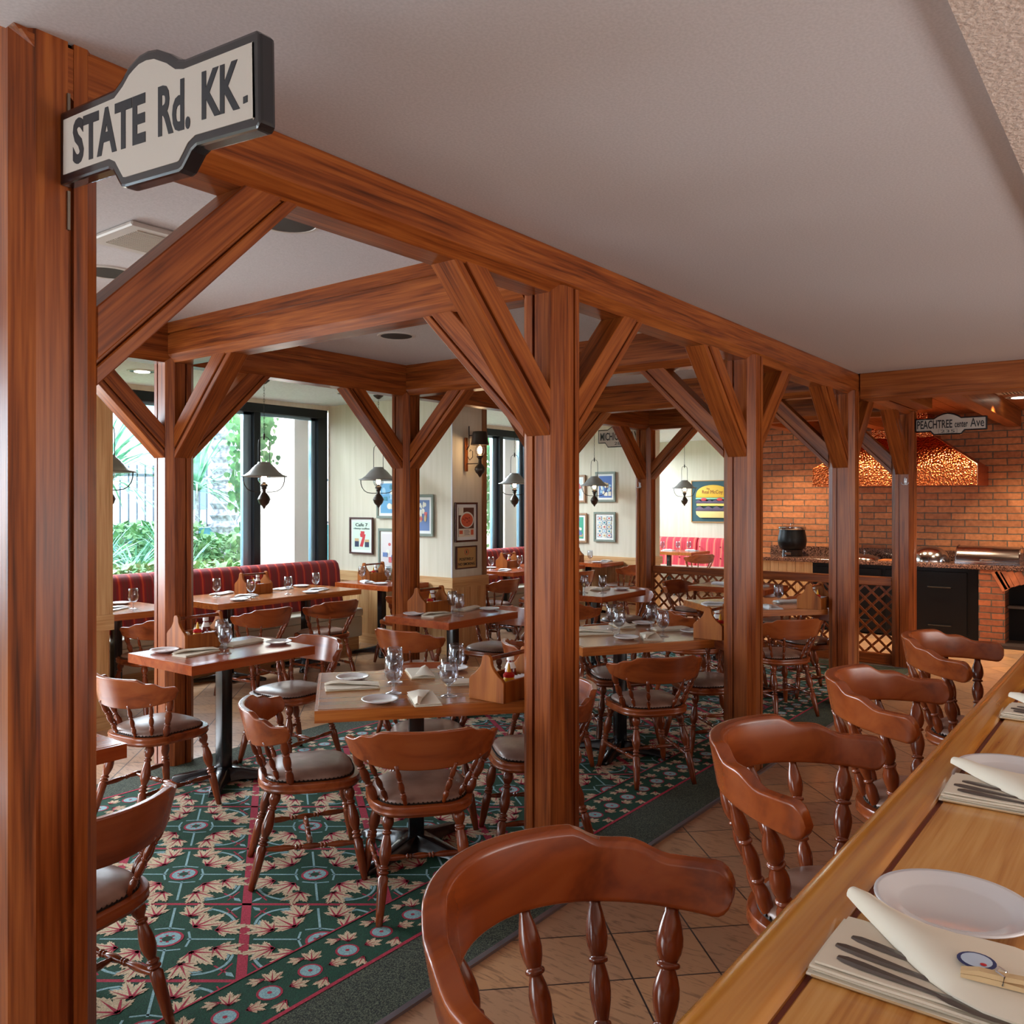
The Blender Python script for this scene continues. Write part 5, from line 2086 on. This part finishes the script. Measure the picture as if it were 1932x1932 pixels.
cx = .42
top_ = [(cx - .33, .44), (cx + .33, .44)] + [(cx + .33 * math.cos(a), .44 + .23 * math.sin(a) ** .7) for a in [i * PI / 14 for i in range(1, 14)]]
bun(top_, INKC('bunyellow', 226, 176, 44), .06, 'bun_top')
bun(R_(cx - .335, .405, cx + .335, .44), INKC('lettuce', 130, 190, 160), .055, 'lettuce')
zig = [(cx - .33, .33)] + [(cx + .33, .33)] + [(cx + .33 - .66 * i / 12, .405 - (.0 if i % 2 else .035)) for i in range(13)]
bun(zig, INKC('patty', 84, 62, 84), .058, 'patty')
bun(R_(cx - .32, .285, cx + .32, .335), INKC('cheese', 232, 208, 104), .052, 'cheese')
zig2 = [(cx - .33, .19)] + [(cx + .33, .19)] + [(cx + .33 - .66 * i / 8, .29 - (.0 if i % 2 else .05)) for i in range(9)]
bun(zig2, INKC('patty', 84, 62, 84), .058, 'patty')
bot = [(cx - .33, .19), (cx - .32, .13), (cx - .25, .07), (cx + .25, .07), (cx + .32, .13), (cx + .33, .19)]
bun(bot, INKC('bunpale', 228, 204, 130), .06, 'bun_bottom')
for sx in (-.17, .14):
    bun(E_(cx + sx, .405, .06, .03, 12), INKC('scarlet', 196, 44, 52), .062, 'tomato_slice')
tb = INKC('brownink', 132, 58, 24)
put_text(bg_, 'The', cx - .12, cx - .05, .585, .615, 0, 0, .062, tb)
put_text(bg_, 'Real McCoy', cx - .20, cx + .20, .49, .575, 0, .0, .062, tb)

# ================================================================= LAMPS
def lamp_light(parent, z, y=0, power=2.2):
    l = bpy.data.lights.new('bulb_glow', 'POINT')
    l.energy = power
    l.color = (1.0, .62, .30)
    l.shadow_soft_size = .03
    o = bpy.data.objects.new('bulb_glow', l)
    COL.objects.link(o)
    o.parent = parent
    o.location = (0, y, z)
    return o


def make_pendant():
    """hangs from its origin at the ceiling; tip 1.19 below"""
    e = empty('pendant_lamp', (0, 0, 0), 0, None, 'lamp')
    MB().lathe([(.055, 0), (.05, -.012), (.022, -.035), (.010, -.042), (0, -.042)], 16).build('canopy', BRONZE, e, smooth=True)
    ch = MB()
    z = -.045
    i = 0
    while z > -.50:
        a = (1, 0) if i % 2 else (0, 1)
        ch.tube([(a[0] * .006 * math.cos(t), a[1] * .006 * math.cos(t), z - .016 + .016 * math.sin(t)) for t in [k_ * PI / 4 for k_ in range(8)]], .0016, 4, True)
        z -= .026
        i += 1
    ch.build('chain', WIRE, e)
    MB().tube([(-.05, 0, -.77), (-.05, 0, -.60), (-.045, 0, -.555), (-.03, 0, -.535), (0, 0, -.53), (.03, 0, -.535), (.045, 0, -.555), (.05, 0, -.60), (.05, 0, -.77)], .0035, 6).lathe([(.008, -.50), (.010, -.52), (.008, -.55), (.002, -.56)], 8).build('bail', WIRE, e, smooth=True)
    MB().lathe([(.055, -.765), (.062, -.785), (.075, -.79), (.10, -.815), (.135, -.855), (.175, -.885), (.205, -.893), (.210, -.900), (.205, -.903), (.17, -.892), (.13, -.865), (.09, -.82), (.055, -.79), (.05, -.77)], 32, caps=False).build('shade', PEWTER, e, smooth='all')
    for s_ in (-1, 1):
        pts = [(s_ * .185, 0, -.893), (s_ * .183, 0, -.94), (s_ * .172, 0, -.98), (s_ * .148, 0, -1.015), (s_ * .115, 0, -1.035), (s_ * .07, 0, -1.042), (s_ * .02, 0, -1.042)]
        MB().tube(pts, .0045, 6).build('arm', WIRE, e, smooth='all')
    MB().lathe([(.020, -.975), (.044, -.955), (.056, -.925), (.054, -.900), (.040, -.875), (.030, -.84), (.028, -.76)], 20, caps=False).build('glass_chimney', GLASS, e, smooth='all')
    MB().lathe([(0, -.875), (.016, -.885), (.025, -.905), (.022, -.93), (.012, -.95), (.010, -.96)], 14).build('bulb', BULB, e, smooth='all')
    MB().lathe([(.012, -.95), (.016, -.965), (.034, -.975), (.034, -.99), (.024, -.995), (.026, -1.01), (.016, -1.02), (.016, -1.045), (.030, -1.06), (.048, -1.085), (.056, -1.105), (.058, -1.108), (.058, -1.114), (.054, -1.12), (.046, -1.145), (.030, -1.165), (.016, -1.175), (.016, -1.182), (.008, -1.192), (0, -1.205)], 20).build('oil_font', BRONZE, e, smooth=True)
    lamp_light(e, -.915)
    return e


PEND = Proto(make_pendant)
for x, y, lab in ((3.40, 6.62, 'pewter shaded pendant oil lamp at the far left, cut off by the boarded pier'),
                  (4.89, 6.65, 'pewter shaded pendant oil lamp hanging in front of the first window'),
                  (6.34, 6.65, 'pewter shaded pendant oil lamp beside the framed pictures'),
                  (8.73, 6.65, 'pewter pendant oil lamp almost hidden behind the second aisle post'),
                  (10.42, 6.50, 'brass-lit pendant oil lamp in front of the far framed prints'),
                  (13.20, 6.45, 'pendant oil lamp in front of the burger picture')):
    PEND.put((x, y, Z3 - .0), random.uniform(-.2, .2) + math.radians(-40), lab)

# wall lamp
wlp = empty('wall_lamp', (6.915, 5.925, 2.11), 0, 'wall mounted oil lamp with a dark tin shade, glowing on the pier', 'lamp')
MB().box(-.022, -.02, -.18, .022, 0, .18).build('back_plate', TIM['z'], wlp, bevel=.004)
MB().tube([(0, -.02, -.10), (0, -.17, -.10), (0, -.20, -.085)], .006, 6).tube([(0, -.02, .05), (0, -.05, .09), (0, -.05, .22), (0, -.05, .30)], .006, 6).tube([(0, -.05, .20), (0, -.19, .20)], .006, 6) \
    .tube([(0, -.03, -.02), (0, -.06, -.06), (0, -.10, -.03), (0, -.10, .03), (0, -.07, .05), (0, -.06, .03)], .004, 5).build('arm', WIRE, wlp, smooth='all')
MB().lathe([(.072, .235), (.078, .225), (.082, .20), (.090, .13), (.098, .10), (.100, .095), (.094, .098), (.078, .19), (.070, .23)], 24).build('shade', BRONZE, wlp, smooth=True).location = (0, -.20, 0)
MB().lathe([(.020, -.02), (.044, .0), (.052, .03), (.048, .06), (.036, .09), (.03, .11)], 18, caps=False).build('glass_chimney', GLASS, wlp, smooth='all').location = (0, -.20, 0)
MB().lathe([(0, .085), (.016, .07), (.025, .045), (.020, .015), (.01, 0)], 14).build('bulb', BULB, wlp, smooth='all').location = (0, -.20, 0)
MB().lathe([(.012, .0), (.034, -.02), (.034, -.035), (.022, -.045), (.016, -.06), (.018, -.10), (.032, -.115), (.052, -.14), (.058, -.165), (.046, -.195), (.024, -.215), (.012, -.235), (0, -.25)], 18).build('oil_font', BRONZE, wlp, smooth=True).location = (0, -.20, 0)
lamp_light(wlp, .04, -.20, 9)

# ================================================================= CEILING FITTINGS
def make_can(lit):
    e = MB().lathe([(.118, -.004), (.124, 0), (.118, .0)], 28)
    e.bm.free()
    t = empty('ceiling_downlight', (0, 0, 0), 0, None, 'ceiling light')
    MB().lathe([(.100, -.002), (.104, -.007), (.120, -.006), (.124, 0)], 28, caps=False).build('trim_ring', TRIMW, t, smooth=True)
    MB().lathe([(.101, -.0055), (.101, -.0015)], 28).build('baffle', DARKCAN, t)
    if lit:
        MB().lathe([(.062, -.012), (.066, -.0055)], 20).build('lamp_lens', LAMPON, t)
    return t


CAN = Proto(lambda: make_can(False))
CANL = Proto(lambda: make_can(True))
CAN.put((3.926, 3.951, Z2), 0, 'dark round recessed downlight over the bay beyond the first cross beam')
CAN.put((2.023, 3.931, Z2), 0, 'dark round recessed downlight near the left post, below the ceiling vent')
CAN.put((2.090, 2.687, Z2), 0, 'dark round recessed downlight peeking from behind the nearest brace')
CAN.put((5.95, 3.95, Z2), 0, 'dark round recessed downlight in the third bay')
CANL.put((3.922, 7.049, Z3), 0, 'lit recessed downlight near the window, left of the back post')
CANL.put((6.025, 6.786, Z3), 0, 'lit recessed downlight near the window pier')
CANL.put((10.1, 1.20, Z2), 0, 'bright recessed downlight over the kitchen aisle at the right edge')
v = empty('ceiling_vent', (1.70, 3.13, Z2), 0, 'square white air vent in the ceiling behind the street sign', 'vent')
MB().box(0, 0, -.02, .30, .35, 0).build('frame', TRIMW, v, bevel=.006)
g_ = MB()
for i in range(18):
    g_.box(.05, .05 + i * .014, -.024, .25, .05 + i * .014 + .007, -.0205)
g_.build('grille', plain('vent_grey', srgb(186, 178, 166), .6), v)
v = empty('ceiling_vent', (9.25, .95, Z2), 0, 'white slotted air vent in the wooden kitchen ceiling', 'vent')
MB().box(0, 0, -.012, .45, .38, 0).build('frame', TRIMW, v, bevel=.004)
g_ = MB()
for i in range(10):
    g_.box(.04, .04 + i * .030, -.016, .41, .04 + i * .030 + .012, -.0125)
g_.build('grille', plain('vent_dark', srgb(90, 84, 78), .6), v)
v = empty('ceiling_vent', (3.1, 6.9, Z3), 0, 'white square air vent in the window ceiling at the far left', 'vent')
MB().box(0, 0, -.012, .45, .45, 0).build('frame', TRIMW, v, bevel=.004)
MB().box(.06, .06, -.018, .39, .39, -.0125).build('grille', TRIMW, v, bevel=.003)

# ================================================================= LATTICE RAIL
lt = empty('lattice_rail', (8.92, 2.125, 0), 0, 'waist-high dark lattice divider between the last post and the far back post', 'divider')
Y_ = BV - .105 - 2.125
MB().box(-.045, 0, .78, .045, Y_, .865).build('top_rail', TIM['y'], lt, bevel=.006)
MB().box(-.03, 0, .007, .03, Y_, .11).build('bottom_rail', TIM['y'], lt, bevel=.004)
la = MB()
zt_, zb_ = .78, .11
hh = zt_ - zb_
stp = .135
for sgn, x_ in ((1, -.008), (-1, .004)):
    k0 = -int(hh / stp) - 2
    for i in range(k0, int(Y_ / stp) + 8):
        y0_ = i * stp
        # strip centre line: y = y0 + sgn * (z - zb)
        pts = []
        for z_ in (zb_, zt_):
            yy = y0_ + (z_ - zb_) if sgn > 0 else y0_ - (z_ - zb_) + hh
            pts.append((yy, z_))
        (ya, za), (yb, zb2) = pts
        lo, hi = 0.0, Y_
        d_ = (yb - ya) / (zb2 - za)
        t0, t1 = 0.0, 1.0
        for lim, s2 in ((lo, 1), (hi, -1)):
            fa, fb = (ya - lim) * s2, (yb - lim) * s2
            if fa < 0 and fb < 0:
                t0, t1 = 1, 0
            elif fa < 0:
                t0 = max(t0, fa / (fa - fb))
            elif fb < 0:
                t1 = min(t1, fa / (fa - fb))
        if t1 - t0 < .03:
            continue
        A_ = (ya + (yb - ya) * t0, za + (zb2 - za) * t0)
        B_ = (ya + (yb - ya) * t1, za + (zb2 - za) * t1)
        w2 = .016
        la.prism([(A_[0] - w2, A_[1]), (A_[0] + w2, A_[1]), (B_[0] + w2, B_[1]), (B_[0] - w2, B_[1])], x_, x_ + .010, 'x')
la.build('lattice', TIM['z'], lt)

# ================================================================= KITCHEN COUNTER
kc_ = empty('kitchen_counter', (10.85, -3.6, 0), 0, 'long kitchen counter with brown granite top along the brick wall', 'counter')
LK = 7.95
MB().box(-.02, 0, .845, .745, LK, .892).build('granite_top', GRAN, kc_, bevel=.004)
MB().box(.715, 0, .892, .748, LK, 1.01).build('backsplash', GRAN, kc_, bevel=.003)
# black oven block with doors, panelled left end, brick hearth on the right
def K(v_):
    return v_ + 3.6
MB().box(.04, K(1.68), .02, .74, K(3.55), .845).build('black_cabinet', BLACKC, kc_)
for i, (a, b) in enumerate(((1.80, 2.68), (2.72, 3.50))):
    d_ = MB().box(.02, K(a), .08, .04, K(b), .80).build('oven_door', BLACKC, kc_, bevel=.006)
    MB().tube([(.0, K(a) + .15, .62), (-.015, K(a) + .16, .62), (-.015, K(a) + .40, .62), (0, K(a) + .41, .62)], .008, 6).build('handle', BLACKM, d_, smooth=True)
    MB().tube([(.0, K(a) + .15, .18), (-.015, K(a) + .16, .18), (-.015, K(a) + .40, .18), (0, K(a) + .41, .18)], .008, 6).build('handle', BLACKM, d_, smooth=True)
pn = MB()
for i in range(7):
    pn.box(.04, K(3.55) + i * .11 + .002, .02, .06, K(3.55) + i * .11 + .107, .845)
pn.box(.05, K(3.55), .02, .74, LK, .845)
pn.build('oak_panelling', WAIN['z'], kc_)
BR2 = brick_mat('dark_orange_brick', ('Y', 'Z'), srgb(170, 92, 54), srgb(132, 72, 46), srgb(84, 72, 62), .24, .072)
hb = MB()
hb.box(.0, K(1.42), 0, .74, K(1.68), .845)
hb.build('brick_pier', BR2, kc_)
MB().box(.0, K(-1.2), 0, .74, K(-.35), .845).build('brick_pier', BR2, kc_)
ar = MB()
n = 22
arch = []
for i in range(n + 1):
    a = PI * i / n
    arch.append((K(.535) + .885 * math.cos(a), .595 + .17 * math.sin(a)))
poly = [(K(1.42), .845)] + arch + [(K(-.35), .845)]
for i in range(n):
    (a0, b0), (a1, b1) = arch[i], arch[i + 1]
    ar.prism([(a0, b0), (a1, b1), (a1 + (a1 - K(.535)) * .0, .842), (a0, .842)], .0, .16, 'x')
ar.build('arch_infill', plain('arch_mortar', srgb(96, 84, 72), .9), kc_)
vs_ = MB()
for i in range(1, 24):
    a = PI * (i) / 24
    cxv, czv = K(.535) + .885 * math.cos(a), .595 + .17 * math.sin(a)
    tx, tz = math.cos(a) * .55, 1.0
    L_ = math.hypot(tx, tz)
    tx, tz = tx / L_, tz / L_
    nx, nz = tz, -tx
    hgt = (.838 - czv) / tz
    hgt = min(hgt, .24)
    w2 = .034
    vs_.prism([(cxv - nx * w2, czv - nz * w2), (cxv + nx * w2, czv + nz * w2), (cxv + nx * w2 + tx * hgt, czv + nz * w2 + tz * hgt), (cxv - nx * w2 + tx * hgt, czv - nz * w2 + tz * hgt)], -.008, .10, 'x')
vs_.build('arch_bricks', noisy('arch_brick_clay', srgb(132, 72, 48), srgb(178, 100, 62), 9, .8, .3), kc_, bevel=.004)
MB().box(.30, K(-.35), 0, .74, K(1.42), .84).build('hearth_back', plain('hearth_black', srgb(22, 18, 18), .9), kc_)  # hearth back and shelf in even dark tones
MB().box(.05, K(-.30), .42, .30, K(1.40), .445).build('hearth_shelf', plain('dark_iron', srgb(52, 42, 40), .6), kc_)
MB().box(-.18, K(-1.2), 0, .30, K(1.55), .035).build('hearth_slab', plain('dark_hearth_tile', srgb(44, 32, 30), .5), kc_)

# copper hood
hd = empty('copper_hood', (11.6, 2.58, 0), 0, 'hammered copper extractor hood on the brick wall', 'range hood')
y0, y1 = -.89, .96
MB().box(-.75, y0, 1.80, 0, y1, 2.03).build('hood_band', COPPER, hd)
MB().loops([[(-.74, y0 + .01, 2.03), (0, y0 + .01, 2.03), (0, y1 - .01, 2.03), (-.74, y1 - .01, 2.03)], [(-.42, -.36, 2.40), (0, -.36, 2.40), (0, .40, 2.40), (-.42, .40, 2.40)]]).build('hood_skirt', COPPER, hd)
MB().box(-.40, -.30, 2.40, 0, .34, Z2).build('chimney', COPPER, hd)
MB().box(-.43, -.37, 2.385, 0, .41, 2.44).build('collar', COPPER, hd)
MB().tube([(-.755, y0, 1.80), (-.755, y0, 2.03), (-.43, -.37, 2.40)], .006, 6).build('rolled_edge', plain('bright_copper_edge', srgb(240, 170, 130), .25, 1.0), hd, smooth=True)

# things on the kitchen counter
ZK = .8925
kt = empty('soup_kettle', (11.20, 3.92, ZK), 0, 'black round soup kettle with a steel rim at the left of the kitchen counter', 'soup kettle')
MB().lathe([(.13, 0), (.135, .01), (.13, .075), (.135, .085)], 28).build('base', BLACKM, kt, smooth=True)
MB().lathe([(.11, .08), (.15, .10), (.175, .14), (.185, .20), (.178, .26), (.165, .32), (.163, .35), (.16, .351)], 32).build('body', BLACKC, kt, smooth=True)
MB().lathe([(.172, .35), (.176, .355), (.176, .385), (.17, .39), (.10, .405), (.0, .415)], 32).build('lid', STEEL, kt, smooth=True)
MB().tube([(.0, -.02, .412), (0, -.02, .432), (0, .02, .432), (0, .02, .412)], .006, 6).build('lid_handle', STEEL, kt, smooth=True)
MB().box(-.138, -.03, .025, -.130, .05, .055).build('dial', STEEL, kt)
ds = MB().lathe([(.17, 0), (.18, .004), (.17, .022), (.15, .035), (.09, .058), (.03, .066), (0, .067)], 32).build('chafing_dish_lid', STEEL, loc=(11.10, 2.98, ZK), smooth=True)
tag(ds, 'low steel serving dish with a small knob on the kitchen counter', 'serving dish')
MB().lathe([(.006, .066), (.006, .085), (.018, .092), (.018, .104), (.006, .11), (.012, .12), (0, .125)], 12).build('knob', STEEL, ds, smooth=True)
dm = MB().lathe([(.215, 0), (.215, .01), (.205, .06), (.18, .11), (.13, .155), (.07, .178), (0, .186)], 36).build('steel_dome', STEEL, loc=(11.15, 2.24, ZK), smooth='all')
tag(dm, 'shiny steel dome cover on the kitchen counter beside the last post', 'dome cover')
rt = empty('roll_top_chafer', (11.12, 1.28, ZK), 0, 'rectangular roll-top steel chafing dish at the right end of the kitchen counter', 'chafing dish')
MB().box(-.20, 0, 0, .20, .66, .035).build('base_tray', STEEL, rt, bevel=.006)
pr = [(.19, .036)] + [(.19 * math.cos(a), .036 + .17 * math.sin(a)) for a in [i * PI / 16 for i in range(1, 16)]] + [(-.19, .036)]
MB().prism([(a, b) for a, b in pr], .01, .65, 'y').build('roll_lid', STEEL, rt, smooth=True)
MB().tube([(-.19, .26, .05), (-.225, .27, .06), (-.225, .39, .06), (-.19, .40, .05)], .008, 6).build('lid_handle', STEEL, rt, smooth=True)
for yy in (.012, .648):
    MB().tube([(.2 * math.cos(a), yy, .036 + .18 * math.sin(a)) for a in [i * PI / 12 for i in range(13)]], .007, 5).build('rim', STEEL, rt, smooth=True)
tag(MB().box(-.15, -.14, 0, .15, .14, .012).build('cutting_board', KBEAM['x'], loc=(11.05, 2.63, ZK), bevel=.003), 'small wooden board lying on the granite counter', 'board')
